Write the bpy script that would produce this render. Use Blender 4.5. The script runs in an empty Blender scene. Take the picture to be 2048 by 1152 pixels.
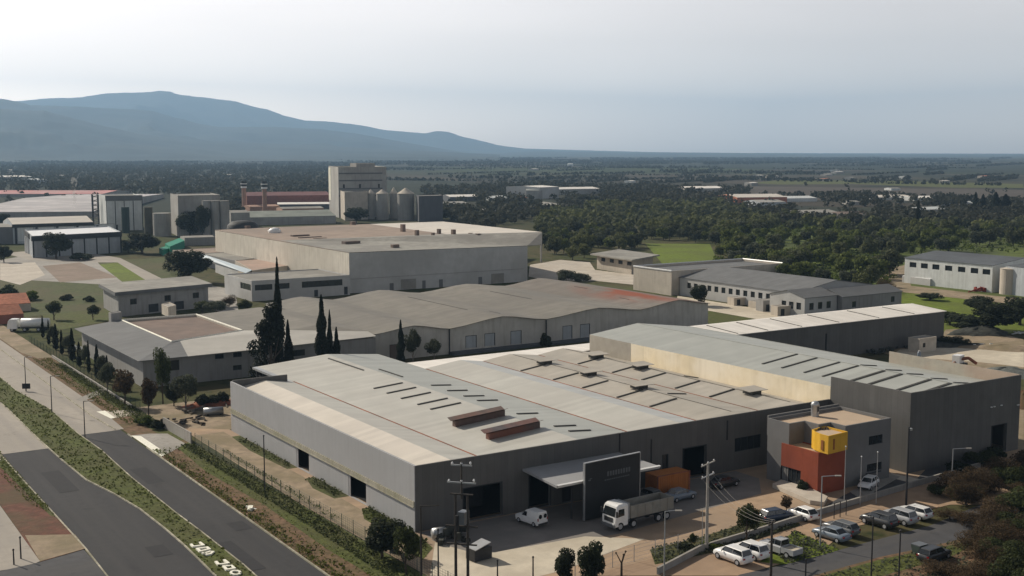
import bpy, math, random
import numpy as np
from mathutils import Vector, Matrix
rad = math.radians
random.seed(7)
sc = bpy.context.scene
COL = sc.collection
# ------------------------------------------------------------------ camera
# world axes run along the factory walls: +X along its street front, +Y towards the back, metres
CAMX, CAMY, CAMH = -65.69, -122.14, 45.0
YAW, FPX = 57.0, 2406.0
PITCH = math.atan(276 / FPX)
cam = bpy.data.cameras.new('camera'); cam.sensor_width = 36; cam.lens = FPX / 2048 * 36
cam.clip_start = 0.5; cam.clip_end = 60000
co = bpy.data.objects.new('camera', cam); COL.objects.link(co); sc.camera = co
co.location = (CAMX, CAMY, CAMH)
co.rotation_euler = (rad(90) - PITCH, 0, rad(YAW - 90))
# ------------------------------------------------------------------ light
SUN_AZ, SUN_EL = 110.0, 34.0
SKY_K = 2.65
w = bpy.data.worlds.new('World'); sc.world = w; w.use_nodes = True
nt = w.node_tree; nt.nodes.clear()
sky = nt.nodes.new('ShaderNodeTexSky'); sky.sky_type = 'NISHITA'; sky.sun_disc = False
sky.sun_elevation = rad(SUN_EL); sky.sun_rotation = rad(90 - SUN_AZ)
sky.air_density = 1.0; sky.dust_density = 1.0; sky.ozone_density = 1.0; sky.altitude = 50
bg = nt.nodes.new('ShaderNodeBackground'); bg.inputs[1].default_value = 0.10
out = nt.nodes.new('ShaderNodeOutputWorld')
# a thin veil of high cloud: greys the blue of the sky a little, unevenly
hs = nt.nodes.new('ShaderNodeHueSaturation'); hs.inputs['Saturation'].default_value = 0.22
tc = nt.nodes.new('ShaderNodeTexCoord'); mp = nt.nodes.new('ShaderNodeMapping'); mp.inputs['Scale'].default_value = (1.2, 1.2, 5)
no = nt.nodes.new('ShaderNodeTexNoise'); no.inputs['Scale'].default_value = 1.6; no.inputs['Detail'].default_value = 5
mr = nt.nodes.new('ShaderNodeMapRange'); mr.inputs[1].default_value = .3; mr.inputs[2].default_value = .75
mx = nt.nodes.new('ShaderNodeVectorMath'); mx.operation = 'MULTIPLY'
L = nt.links.new
L(sky.outputs[0], hs.inputs['Color']); L(tc.outputs['Generated'], mp.inputs[0]); L(mp.outputs[0], no.inputs['Vector'])
tn = nt.nodes.new('ShaderNodeVectorMath'); tn.operation = 'MULTIPLY'; tn.inputs[1].default_value = (1.05, .98, .965)
L(no.outputs[0], mr.inputs[0]); L(hs.outputs[0], tn.inputs[0]); L(tn.outputs[0], mx.inputs[0])
# ground haze: the band of sky just above the horizon is whiter and brighter than the zenith
sz = nt.nodes.new('ShaderNodeSeparateXYZ'); hr = nt.nodes.new('ShaderNodeValToRGB'); hr.color_ramp.interpolation = 'EASE'
e = hr.color_ramp.elements; e[0].position = 0; e[0].color = (1.0, .93, .83, 1); e[1].position = .5; e[1].color = (.19, .19, .19, 1)
x = e.new(.09); x.color = (.65, .61, .57, 1); x = e.new(.22); x.color = (.46, .46, .46, 1)
mr.inputs[3].default_value = .92 * SKY_K; mr.inputs[4].default_value = 1.08 * SKY_K
hm = nt.nodes.new('ShaderNodeVectorMath'); hm.operation = 'SCALE'
L(tc.outputs['Generated'], sz.inputs[0]); L(sz.outputs[2], hr.inputs[0]); L(hr.outputs[0], hm.inputs[0]); L(mr.outputs[0], hm.inputs['Scale']); L(hm.outputs[0], mx.inputs[1])
L(mx.outputs[0], bg.inputs[0]); L(bg.outputs[0], out.inputs[0])
sl = bpy.data.lights.new('sun', 'SUN'); sl.energy = 4.3; sl.angle = rad(0.5); sl.color = (1, .905, .76)
so = bpy.data.objects.new('sun', sl); COL.objects.link(so)
sd = Vector((math.cos(rad(SUN_AZ)) * math.cos(rad(SUN_EL)), math.sin(rad(SUN_AZ)) * math.cos(rad(SUN_EL)), math.sin(rad(SUN_EL))))
so.rotation_euler = sd.to_track_quat('Z', 'Y').to_euler(); so.location = (0, 0, 300)
sc.view_settings.view_transform = 'Standard'; sc.view_settings.look = 'None'
sc.view_settings.exposure = 0.22; sc.view_settings.gamma = 1; sc.view_settings.use_curve_mapping = False
sc.render.engine = 'CYCLES'
cy = sc.cycles; cy.use_denoising = True; cy.max_bounces = 6; cy.diffuse_bounces = 3; cy.glossy_bounces = 2
cy.transmission_bounces = 3; cy.volume_bounces = 0; cy.transparent_max_bounces = 6; cy.sample_clamp_indirect = 4
cy.caustics_reflective = False; cy.caustics_refractive = False

# ------------------------------------------------------------------ survey helpers
# points were surveyed off the photograph: a pixel plus a height gives a place in the world
CP, SP = math.cos(PITCH), math.sin(PITCH); CYW, SYW = math.cos(rad(YAW - 90)), math.sin(rad(YAW - 90))
def ray(px, py):
    dx = (px - 1024) / FPX; dy = (576 - py) / FPX
    x, y, z = dx, CP + dy * SP, -SP + dy * CP
    return (x * CYW - y * SYW, x * SYW + y * CYW, z)
def G(px, py, z=0.0):
    r = ray(px, py); t = (z - CAMH) / r[2]
    return (CAMX + r[0] * t, CAMY + r[1] * t)
def G3(px, py, z=0.0):
    return (*G(px, py, z), z)
def onV(px, py, v):     # -> (u, z) on the upright plane y = v
    r = ray(px, py); t = (v - CAMY) / r[1]; return (CAMX + r[0] * t, CAMH + r[2] * t)
def onU(px, py, u):
    r = ray(px, py); t = (u - CAMX) / r[0]; return (CAMY + r[1] * t, CAMH + r[2] * t)
def hz(px, py, top):    # height of an upright edge from its foot pixel and the row of its top
    x, y = G(px, py); d = math.hypot(x - CAMX, y - CAMY)
    r = ray(px, top); return CAMH + r[2] / math.hypot(r[0], r[1]) * d

# ------------------------------------------------------------------ objects
def tag(o, label=None, cat=None, group=None, kind=None):
    if label: o['label'] = label
    if cat: o['category'] = cat
    if group: o['group'] = group
    if kind: o['kind'] = kind
    return o
def thing(name, label, cat, loc=(0, 0, 0), group=None, rz=0):
    o = bpy.data.objects.new(name, None); COL.objects.link(o); o.empty_display_size = .5
    o.location = loc if len(loc) == 3 else (*loc, 0); o.rotation_euler = (0, 0, rz)
    return tag(o, label, cat, group)
ORG = {}
class MB:
    def __init__(s): s.v = []; s.f = []
    def quad(s, *p):
        n = len(s.v); s.v += [tuple(q) for q in p]; s.f.append(tuple(range(n, n + len(p)))); return s
    poly = quad
    def box(s, x0, x1, y0, y1, z0, z1):
        return s.prism([(x0, y0), (x1, y0), (x1, y1), (x0, y1)], z0, z1)
    def prism(s, pts, z0, z1, top=True, bottom=True):
        n = len(s.v); k = len(pts)
        s.v += [(x, y, z0) for x, y in pts] + [(x, y, z1) for x, y in pts]
        for i in range(k): s.f.append((n + i, n + (i + 1) % k, n + k + (i + 1) % k, n + k + i))
        if top: s.f.append(tuple(n + k + i for i in range(k)))
        if bottom: s.f.append(tuple(n + i for i in reversed(range(k))))
        return s
    def obox(s, c, sx, sy, sz, rz=0.0, ry=0.0):   # centre of the base, turned about z
        m = Matrix.Rotation(rz, 3, 'Z') @ Matrix.Rotation(ry, 3, 'Y'); n = len(s.v)
        for z in (0, sz):
            for x, y in ((-sx/2, -sy/2), (sx/2, -sy/2), (sx/2, sy/2), (-sx/2, sy/2)):
                q = m @ Vector((x, y, z)); s.v.append((c[0] + q.x, c[1] + q.y, c[2] + q.z))
        for f in ((0, 1, 5, 4), (1, 2, 6, 5), (2, 3, 7, 6), (3, 0, 4, 7), (4, 5, 6, 7), (3, 2, 1, 0)):
            s.f.append(tuple(n + i for i in f))
        return s
    def tube(s, a, b, r0, r1=None, n=8, cap=True):
        r1 = r0 if r1 is None else r1
        a = Vector(a); b = Vector(b); d = (b - a).normalized()
        e = d.cross(Vector((0, 0, 1)) if abs(d.z) < .9 else Vector((1, 0, 0))).normalized(); g = d.cross(e)
        k = len(s.v)
        for c, r in ((a, r0), (b, r1)):
            for i in range(n):
                t = 2 * math.pi * i / n; q = c + e * (r * math.cos(t)) + g * (r * math.sin(t)); s.v.append(tuple(q))
        for i in range(n): s.f.append((k + i, k + (i + 1) % n, k + n + (i + 1) % n, k + n + i))
        if cap: s.f.append(tuple(k + n + i for i in range(n))); s.f.append(tuple(k + i for i in reversed(range(n))))
        return s
    def lathe(s, c, prof, n=20):
        k = len(s.v); m = len(prof)
        for r, z in prof:
            for i in range(n):
                t = 2 * math.pi * i / n; s.v.append((c[0] + r * math.cos(t), c[1] + r * math.sin(t), c[2] + z))
        for j in range(m - 1):
            for i in range(n):
                s.f.append((k + j*n + i, k + j*n + (i+1) % n, k + (j+1)*n + (i+1) % n, k + (j+1)*n + i))
        s.f.append(tuple(k + (m-1)*n + i for i in range(n)))
        return s
    def build(s, name, mat, parent=None, smooth=False):
        off = ORG.get(parent.name, (0, 0, 0)) if parent else (0, 0, 0)
        me = bpy.data.meshes.new(name)
        me.from_pydata([(x - off[0], y - off[1], z - off[2]) for x, y, z in s.v], [], s.f)
        me.materials.append(mat); me.update()
        if smooth: me.polygons.foreach_set('use_smooth', [True] * len(me.polygons))
        o = bpy.data.objects.new(name, me); COL.objects.link(o)
        if parent: o.parent = parent; ORG[o.name] = off
        return o
def world_thing(name, label, cat, loc, group=None):   # its parts are given in world coordinates
    o = thing(name, label, cat, loc, group); ORG[o.name] = tuple(o.location); return o
def struct(name, mb, mat, smooth=False): return tag(mb.build(name, mat, None, smooth), kind='structure')
def stuff(name, mb, mat, label, cat): return tag(mb.build(name, mat), label, cat, kind='stuff')
def kids(o): return [c for c in o.children]
def copy_tree(o, parent=None, first=True):
    c = o.copy(); COL.objects.link(c)
    if parent: c.parent = parent
    for ch in kids(o): copy_tree(ch, c, False)
    return c
class Proto:      # first placing moves the model itself, later ones copy it
    def __init__(s, root): s.root = root; s.used = False
    def put(s, loc, rz=0, label=None, scale=1, group=None, tilt=(0, 0)):
        o = copy_tree(s.root) if s.used else s.root; s.used = True
        o.location = loc if len(loc) == 3 else (*loc, 0); o.rotation_euler = (tilt[0], tilt[1], rz)
        o.scale = (scale,) * 3 if not isinstance(scale, tuple) else scale
        if label: o['label'] = label
        if group: o['group'] = group
        return o

# ------------------------------------------------------------------ materials
def _m(name):
    m = bpy.data.materials.new(name); m.use_nodes = True; n = m.node_tree; n.nodes.clear()
    o = n.nodes.new('ShaderNodeOutputMaterial'); b = n.nodes.new('ShaderNodeBsdfPrincipled')
    n.links.new(b.outputs[0], o.inputs[0]); return m, n, b, o
def mixc(n, a, b, f):
    x = n.nodes.new('ShaderNodeMix'); x.data_type = 'RGBA'
    for s, v in ((x.inputs[6], a), (x.inputs[7], b), (x.inputs[0], f)):
        if hasattr(v, 'links'): n.links.new(v, s)
        elif isinstance(v, (int, float)): s.default_value = v
        else: s.default_value = (*v, 1) if len(v) == 3 else v
    return x.outputs[2]
def noise(n, scale, detail=4, stretch=(1, 1, 1), lo=.35, hi=.65, coord='pos', rough=.55):
    if coord == 'pos': g = n.nodes.new('ShaderNodeNewGeometry').outputs['Position']
    else: g = n.nodes.new('ShaderNodeTexCoord').outputs['Object']
    mp = n.nodes.new('ShaderNodeMapping'); mp.inputs['Scale'].default_value = stretch
    t = n.nodes.new('ShaderNodeTexNoise'); t.inputs['Scale'].default_value = scale; t.inputs['Detail'].default_value = detail
    t.inputs['Roughness'].default_value = rough
    r = n.nodes.new('ShaderNodeMapRange'); r.inputs[1].default_value = lo; r.inputs[2].default_value = hi
    n.links.new(g, mp.inputs[0]); n.links.new(mp.outputs[0], t.inputs['Vector']); n.links.new(t.outputs[0], r.inputs[0])
    return r.outputs[0]
def panels(n, axis, width):
    g = n.nodes.new('ShaderNodeNewGeometry').outputs['Position']; s = n.nodes.new('ShaderNodeSeparateXYZ')
    n.links.new(g, s.inputs[0]); d = n.nodes.new('ShaderNodeMath'); d.operation = 'DIVIDE'; d.inputs[1].default_value = width
    if axis == 'W':    # along any upright wall
        a = n.nodes.new('ShaderNodeMath'); a.operation = 'ADD'; n.links.new(s.outputs[0], a.inputs[0]); n.links.new(s.outputs[1], a.inputs[1])
        n.links.new(a.outputs[0], d.inputs[0])
    else: n.links.new(s.outputs['XYZ'.index(axis)], d.inputs[0])
    f = n.nodes.new('ShaderNodeMath'); f.operation = 'FLOOR'; n.links.new(d.outputs[0], f.inputs[0])
    wn = n.nodes.new('ShaderNodeTexWhiteNoise'); wn.noise_dimensions = '1D'; n.links.new(f.outputs[0], wn.inputs['W'])
    return wn.outputs['Value'], d.outputs[0]
def mul(c, k): return tuple(min(1, x * k) for x in c)
def mat(name, c, rough=.85, var=.18, scale=.35, big=.04, c2=None, c2amt=.6, panel=None, streak=0, seam=None,
        metal=0, spec=.25, coord='pos', bump=0, bscale=20, brick=None, lane=None):
    m, n, b, o = _m(name)
    a = mixc(n, mul(c, 1 - var), mul(c, 1 + var), noise(n, scale, 6, coord=coord))
    if c2:
        f = n.nodes.new('ShaderNodeMath'); f.operation = 'MULTIPLY'; f.inputs[1].default_value = c2amt
        n.links.new(noise(n, big, 5, lo=.42, hi=.6, coord=coord), f.inputs[0]); a = mixc(n, a, c2, f.outputs[0])
    if panel:
        v, _ = panels(n, *panel); r = n.nodes.new('ShaderNodeMapRange'); n.links.new(v, r.inputs[0])
        r.inputs[3].default_value = .93; r.inputs[4].default_value = 1.05
        sc_ = n.nodes.new('ShaderNodeVectorMath'); sc_.operation = 'SCALE'; n.links.new(a, sc_.inputs[0]); n.links.new(r.outputs[0], sc_.inputs['Scale']); a = sc_.outputs[0]
    if seam:   # (axis, width, darkness)
        _, d = panels(n, seam[0], seam[1]); fr = n.nodes.new('ShaderNodeMath'); fr.operation = 'FRACT'; n.links.new(d, fr.inputs[0])
        g = n.nodes.new('ShaderNodeMath'); g.operation = 'LESS_THAN'; g.inputs[1].default_value = seam[3] if len(seam) > 3 else .08; n.links.new(fr.outputs[0], g.inputs[0])
        k = n.nodes.new('ShaderNodeMath'); k.operation = 'MULTIPLY'; k.inputs[1].default_value = seam[2]; n.links.new(g.outputs[0], k.inputs[0])
        a = mixc(n, a, mul(c, .25), k.outputs[0])
    if lane:   # (stretch vector, strength, tint): tyre polish and stains drawn out along one way
        k = n.nodes.new('ShaderNodeMath'); k.operation = 'MULTIPLY'; k.inputs[1].default_value = lane[1]
        n.links.new(noise(n, 1.0, 5, stretch=lane[0], lo=.42, hi=.66), k.inputs[0]); a = mixc(n, a, lane[2], k.outputs[0])
        k = n.nodes.new('ShaderNodeMath'); k.operation = 'MULTIPLY'; k.inputs[1].default_value = .55
        n.links.new(noise(n, .22, 8, lo=.6, hi=.68, rough=.7), k.inputs[0]); a = mixc(n, a, mul(c, .55), k.outputs[0])
    if streak:
        k = n.nodes.new('ShaderNodeMath'); k.operation = 'MULTIPLY'; k.inputs[1].default_value = streak
        n.links.new(noise(n, 1.0, 3, stretch=(1.3, 1.3, .12), lo=.5, hi=.75), k.inputs[0]); a = mixc(n, a, mul((c[0]*1.05, c[1]*.95, c[2]*.8), .45), k.outputs[0])
    n.links.new(a, b.inputs['Base Color'])
    b.inputs['Roughness'].default_value = rough; b.inputs['Metallic'].default_value = metal
    b.inputs['Specular IOR Level'].default_value = spec
    if bump:
        bp = n.nodes.new('ShaderNodeBump'); bp.inputs['Strength'].default_value = bump; bp.inputs['Distance'].default_value = .2
        n.links.new(noise(n, bscale, 4, lo=0, hi=1, coord=coord), bp.inputs['Height']); n.links.new(bp.outputs[0], b.inputs['Normal'])
    return m
def leafmat(name, c1, c2, c3=None):
    m, n, b, o = _m(name)
    g = n.nodes.new('ShaderNodeNewGeometry'); a = mixc(n, c1, c2, g.outputs['Random Per Island'])
    oi = n.nodes.new('ShaderNodeObjectInfo'); r = n.nodes.new('ShaderNodeMapRange'); n.links.new(oi.outputs['Random'], r.inputs[0])
    r.inputs[3].default_value = .75; r.inputs[4].default_value = 1.25
    s = n.nodes.new('ShaderNodeVectorMath'); s.operation = 'SCALE'; n.links.new(a, s.inputs[0]); n.links.new(r.outputs[0], s.inputs['Scale'])
    f = s.outputs[0]
    if c3: f = mixc(n, f, c3, noise(n, .02, 3, lo=.45, hi=.6))
    n.links.new(f, b.inputs['Base Color']); b.inputs['Roughness'].default_value = .8; b.inputs['Specular IOR Level'].default_value = .15
    tr_ = n.nodes.new('ShaderNodeBsdfTranslucent'); n.links.new(f, tr_.inputs[0]); ms = n.nodes.new('ShaderNodeMixShader'); ms.inputs[0].default_value = .38
    n.links.new(b.outputs[0], ms.inputs[1]); n.links.new(tr_.outputs[0], ms.inputs[2]); n.links.new(ms.outputs[0], o.inputs[0])
    return m
C = {}
C['roof_warm'] = mat('roof_warm', (.475, .465, .42), .55, .07, .25, .05, (.43, .41, .37), .5, ('Y', 1.1), spec=.35)
C['roof_grey'] = mat('roof_grey', (.375, .385, .355), .5, .06, .25, .05, (.33, .34, .315), .5, ('Y', 1.1), spec=.35)
C['roof_cream'] = mat('roof_cream', (.62, .57, .495), .55, .06, .3, .06, (.55, .50, .44), .5, ('Y', 1.1), spec=.35)
C['roof_blue'] = mat('roof_blue', (.45, .46, .45), .5, .06, .3, .06, (.40, .41, .40), .5, ('Y', 1.1), spec=.35)
C['roof_beige'] = mat('roof_beige', (.42, .385, .33), .6, .08, .3, .06, (.33, .31, .27), .5, ('Y', 1.1), spec=.3)
C['roof_white'] = mat('roof_white', (.78, .74, .68), .55, .06, .3, .06, (.62, .58, .52), .4, ('X', 1.1), spec=.35)
C['roof_mid'] = mat('roof_mid', (.215, .2, .172), .75, .1, .3, .04, (.165, .155, .138), .6, ('Y', 1.1))
C['roof_midgrey'] = mat('roof_midgrey', (.155, .158, .16), .75, .1, .3, .04, (.12, .123, .125), .6, ('Y', 1.1))
def rustroof():
    m = mat('roof_rust', (.205, .185, .162), .8, .12, .25, .04, (.165, .145, .125), .6, ('Y', 1.1)); n = m.node_tree
    b = next(x for x in n.nodes if x.type == 'BSDF_PRINCIPLED'); src_ = b.inputs['Base Color'].links[0].from_socket
    g = n.nodes.new('ShaderNodeNewGeometry').outputs['Position']; mp_ = n.nodes.new('ShaderNodeMapping'); mp_.inputs['Scale'].default_value = (1.5, .6, 0); mp_.inputs['Location'].default_value = (-133*1.5, -124*.6, 0); n.links.new(g, mp_.inputs[0])
    d = n.nodes.new('ShaderNodeVectorMath'); d.operation = 'LENGTH'; n.links.new(mp_.outputs[0], d.inputs[0])
    r = n.nodes.new('ShaderNodeMapRange'); r.inputs[1].default_value = 17; r.inputs[2].default_value = 6; n.links.new(d.outputs['Value'], r.inputs[0])
    k = n.nodes.new('ShaderNodeMath'); k.operation = 'MULTIPLY'; n.links.new(r.outputs[0], k.inputs[0]); n.links.new(noise(n, .14, 6, stretch=(1, .35, 1), lo=.38, hi=.56), k.inputs[1])
    n.links.new(mixc(n, src_, (.25, .075, .04), k.outputs[0]), b.inputs['Base Color']); return m
C['roof_rust'] = rustroof()
C['rust'] = mat('rust', (.28, .1, .055), .85, .3, 1.2, .2, (.12, .07, .05), .7)
C['roof_brown'] = mat('roof_brown', (.20, .15, .125), .9, .15, .3, .06, (.15, .12, .105), .7)
C['roof_brick'] = mat('roof_brick', (.30, .235, .19), .9, .12, .2, .03, (.23, .19, .16), .7)
C['roof_felt'] = mat('roof_felt', (.30, .29, .26), .9, .15, .4, .06, (.2, .19, .175), .7)
C['roof_dark'] = mat('roof_dark', (.10, .11, .12), .7, .1, .4, .06, (.075, .08, .09), .6, ('X', 1.1))
C['roof_terra'] = mat('roof_terra', (.45, .17, .10), .85, .2, 1.0, .2, (.3, .13, .08), .6)
C['roof_office'] = mat('roof_office', (.50, .38, .27), .9, .08, .5, .15, (.42, .33, .25), .6)
C['wall_dark'] = mat('wall_dark', (.122, .118, .112), .7, .08, .5, .06, (.105, .102, .097), .7, ('W', 1.0), .2, ('W', 1.0, .25, .05))
C['wall_left'] = mat('wall_left', (.37, .372, .38), .65, .04, .5, .06, (.335, .337, .342), .7, None, .1, ('W', 1.0, .12, .05))  # paler than the front wall: the sun on this side is in the colour
C['wall_tan'] = mat('wall_tan', (.80, .69, .49), .7, .06, .4, .1, (.86, .79, .66), .7, ('W', 3.0), .15)
C['wall_office'] = mat('wall_office', (.175, .172, .17), .8, .06, .6, .2, (.15, .148, .146), .6, None, .15)
C['red'] = mat('red_render', (.26, .062, .03), .75, .1, .8, .2, (.21, .055, .035), .6, None, .2)
C['yellow'] = mat('yellow_render', (.66, .38, .025), .75, .08, .8, .2, (.55, .32, .04), .6, None, .3)
C['white_wall'] = mat('white_wall', (.46, .46, .45), .8, .06, .5, .05, (.34, .335, .32), .6, None, .12)
C['grey_wall'] = mat('grey_wall', (.31, .305, .295), .85, .1, .4, .05, (.25, .245, .235), .6, None, .4)
C['cream_wall'] = mat('cream_wall', (.50, .45, .38), .85, .1, .4, .05, (.38, .34, .29), .6, None, .3)
C['conc'] = mat('concrete', (.36, .34, .31), .9, .12, .8, .1, (.25, .235, .21), .7, None, .4)
C['conc_pale'] = mat('concrete_pale', (.52, .47, .40), .9, .1, .8, .15, (.40, .35, .29), .6)
C['steel'] = mat('galvanised', (.42, .43, .44), .45, .1, 1, metal=.6, coord='obj')
C['white_metal'] = mat('white_metal', (.75, .75, .74), .4, .05, 1, coord='obj', spec=.5)
C['dark_metal'] = mat('dark_metal', (.035, .035, .037), .5, .15, 1, coord='obj')
C['dark_frame'] = mat('dark_frame', (.04, .043, .045), .7, .1, 1)
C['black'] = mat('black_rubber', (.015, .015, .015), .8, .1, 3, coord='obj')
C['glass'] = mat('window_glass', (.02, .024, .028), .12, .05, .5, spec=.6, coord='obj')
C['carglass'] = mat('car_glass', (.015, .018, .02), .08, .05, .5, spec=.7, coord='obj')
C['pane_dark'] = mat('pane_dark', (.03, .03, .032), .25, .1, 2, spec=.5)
C['sheet'] = mat('corrugated_panel', (.42, .45, .47), .6, .06, .6, .1, (.34, .36, .38), .5, ('W', .6), .2)
C['sheet_white'] = mat('pale_panel', (.60, .62, .61), .6, .06, .6, .1, (.5, .52, .5), .5, ('W', .6), .2)
C['silo'] = mat('silo_concrete', (.37, .36, .335), .85, .08, .3, .05, (.24, .23, .215), .6, None, .4)
C['silo_dark'] = mat('silo_dark', (.12, .125, .135), .85, .08, .3, .05, (.1, .1, .11), .6, None, .3)
C['brickred'] = mat('red_brick', (.30, .12, .09), .9, .15, .5, .05, (.22, .11, .09), .6)
C['chim'] = mat('chimney_brick', (.42, .26, .19), .9, .12, .8, .1, (.32, .2, .16), .6, None, .3)
C['green_p'] = mat('green_tarp', (.01, .24, .15), .6, .1, .5)
C['orange'] = mat('orange_steel', (.42, .155, .04), .7, .08, .8, .4, (.32, .125, .045), .6, None, .25)
C['bark'] = mat('bark', (.07, .055, .042), .95, .3, 4, coord='obj')
C['bark_pale'] = mat('bark_pale', (.16, .14, .115), .95, .3, 4, coord='obj')
C['wood'] = mat('weathered_pole', (.06, .052, .045), .9, .2, 3, coord='obj')
C['polec'] = mat('concrete_pole', (.33, .31, .28), .9, .1, 3, coord='obj')
C['sign'] = mat('sign_face', (.025, .026, .028), .5, .1, .5)
C['signmark'] = mat('sign_lettering', (.11, .115, .12), .6, .1, 1)
C['stone_white'] = mat('whitewashed_stone', (.85, .83, .72), .8, .1, 3)
# ground
C['asphalt'] = mat('asphalt', (.038, .038, .041), .9, .1, 1.2, .06, (.031, .031, .034), .7, spec=.3, bump=.15, bscale=8, lane=((.5, .02, 1), .6, (.052, .051, .051)))
C['asphalt_old'] = mat('asphalt_old', (.37, .335, .29), .92, .07, .8, .05, (.31, .285, .25), .7, lane=((.5, .02, 1), .5, (.27, .25, .23)))
C['asphalt_mid'] = mat('asphalt_mid', (.075, .075, .08), .9, .12, .8, .06, (.06, .06, .064), .7, lane=((.05, .4, 1), .5, (.10, .095, .09)))
C['kerb'] = mat('kerb_stone', (.42, .39, .31), .9, .3, 1.0, .3, (.20, .19, .13), .7)
C['yard'] = mat('yard_paving', (.40, .285, .19), .92, .1, .5, .08, (.31, .235, .17), .7, None, 0, ('X', 6, .25, .012), lane=((.03, .3, 1), .5, (.26, .2, .15)))
C['yard_pale'] = mat('yard_pale', (.56, .50, .40), .92, .1, .5, .1, (.44, .385, .30), .7)
C['dirt'] = mat('dirt', (.30, .235, .165), .95, .2, .6, .12, (.20, .165, .10), .8, bump=.4, bscale=2)
C['soil'] = mat('soil', (.155, .095, .055), .95, .35, 1.1, .3, (.10, .085, .035), .6, bump=.6, bscale=2)
C['redsoil'] = mat('redsoil', (.13, .055, .036), .95, .25, .7, .15, (.09, .07, .035), .8, bump=.5, bscale=2)
C['grass'] = mat('grass', (.075, .09, .018), .95, .3, 1.2, .12, (.085, .078, .03), .5, bump=.8, bscale=3)
C['grass_bright'] = mat('grass_bright', (.125, .17, .014), .95, .25, .6, .05, (.10, .12, .02), .7, bump=.6, bscale=2)
C['grass_dull'] = mat('grass_dull', (.062, .075, .02), .95, .3, .6, .05, (.088, .075, .034), .7, bump=.6, bscale=2)
C['leaf_grass'] = leafmat('leaf_grass', (.05, .062, .012), (.10, .115, .018))
C['leaf_dark'] = leafmat('leaf_dark', (.018, .024, .014), (.05, .06, .03))
C['leaf_cyp'] = leafmat('leaf_cypress', (.010, .014, .009), (.03, .036, .02))
C['leaf_mid'] = leafmat('leaf_mid', (.028, .036, .014), (.075, .09, .03))
C['leaf_olive'] = leafmat('leaf_olive', (.045, .052, .034), (.10, .11, .07))
C['leaf_bright'] = leafmat('leaf_bright', (.05, .07, .012), (.11, .14, .025))
C['leaf_red'] = leafmat('leaf_russet', (.042, .031, .019), (.115, .077, .042))
C['leaf_fresh'] = leafmat('leaf_fresh', (.065, .082, .024), (.15, .175, .045))
C['leaf_wood'] = leafmat('leaf_wood', (.045, .053, .028), (.105, .112, .058), (.12, .13, .048))
C['leaf_far'] = leafmat('leaf_far', (.038, .040, .027), (.07, .07, .047))
def paint(name, c): return mat('paint_' + name, c, .28, .04, 2, spec=.6, coord='obj')
P = {k: paint(k, c) for k, c in dict(white=(.75, .75, .74), silver=(.36, .37, .385), grey=(.12, .13, .14), dark=(.03, .032, .035),
     navy=(.03, .045, .08), steel=(.16, .2, .25)).items()}

# ------------------------------------------------------------------ ground, roads
def fieldmat():
    m, n, b, o = _m('farmland')
    g = n.nodes.new('ShaderNodeNewGeometry').outputs['Position']
    def cells(scale, rot, seed):
        mp = n.nodes.new('ShaderNodeMapping'); mp.inputs['Scale'].default_value = (scale, scale * .45, 0); mp.inputs['Rotation'].default_value = (0, 0, rot)
        mp.inputs['Location'].default_value = (seed, seed * 1.7, 0)
        n.links.new(g, mp.inputs[0]); v = n.nodes.new('ShaderNodeTexVoronoi'); v.distance = 'CHEBYCHEV'; v.inputs['Scale'].default_value = 1
        v.inputs['Randomness'].default_value = .8; n.links.new(mp.outputs[0], v.inputs['Vector'])
        s = n.nodes.new('ShaderNodeSeparateColor'); n.links.new(v.outputs['Color'], s.inputs[0]); return s.outputs[0]
    def ramp(f, stops):
        r = n.nodes.new('ShaderNodeValToRGB'); r.color_ramp.interpolation = 'CONSTANT'
        e = r.color_ramp.elements; e[0].position = 0; e[0].color = (*stops[0][1], 1); e[1].position = stops[1][0]; e[1].color = (*stops[1][1], 1)
        for p_, c_ in stops[2:]: x = e.new(p_); x.color = (*c_, 1)
        n.links.new(f, r.inputs[0]); return r.outputs[0]
    far = ramp(cells(.0016, .5, 3.1), [(0, (.030, .036, .022)), (.3, (.055, .046, .034)), (.5, (.024, .030, .018)), (.68, (.046, .060, .018)), (.84, (.068, .055, .042))])  # far plots are darkened in colour to stand for cloud shade
    far2 = ramp(cells(.0045, .2, 8.4), [(0, (.03, .036, .022)), (.25, (.07, .062, .044)), (.45, (.04, .048, .024)), (.7, (.025, .03, .02)), (.86, (.06, .052, .036))])
    a = mixc(n, far, far2, noise(n, .0006, 3))
    a = mixc(n, a, (.018, .024, .016), noise(n, .012, 7, lo=.5, hi=.62, rough=.7))
    near = mixc(n, (.055, .066, .02), (.095, .08, .042), noise(n, .03, 8, lo=.4, hi=.62, rough=.65))
    near = mixc(n, near, (.03, .038, .014), noise(n, .25, 6, lo=.5, hi=.68))
    d = n.nodes.new('ShaderNodeVectorMath'); d.operation = 'DISTANCE'; d.inputs[1].default_value = (40, 60, 0); n.links.new(g, d.inputs[0])
    r = n.nodes.new('ShaderNodeMapRange'); r.inputs[1].default_value = 420; r.inputs[2].default_value = 700; n.links.new(d.outputs['Value'], r.inputs[0])
    n.links.new(mixc(n, near, a, r.outputs[0]), b.inputs['Base Color']); b.inputs['Roughness'].default_value = .95; b.inputs['Specular IOR Level'].default_value = .1
    return m
C['field'] = fieldmat()
gr = MB()
N = 40
def gcoord(i):
    t = (i / N * 2 - 1); return math.copysign(abs(t) ** 2.2, t) * 13500
for i in range(N + 1):
    for j in range(N + 1): gr.v.append((gcoord(i), gcoord(j), 0.0))
for i in range(N):
    for j in range(N): a = i * (N + 1) + j; gr.f.append((a, a + N + 1, a + N + 2, a + 1))
struct('ground', gr, C['field'])
LAY = [0]
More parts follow.
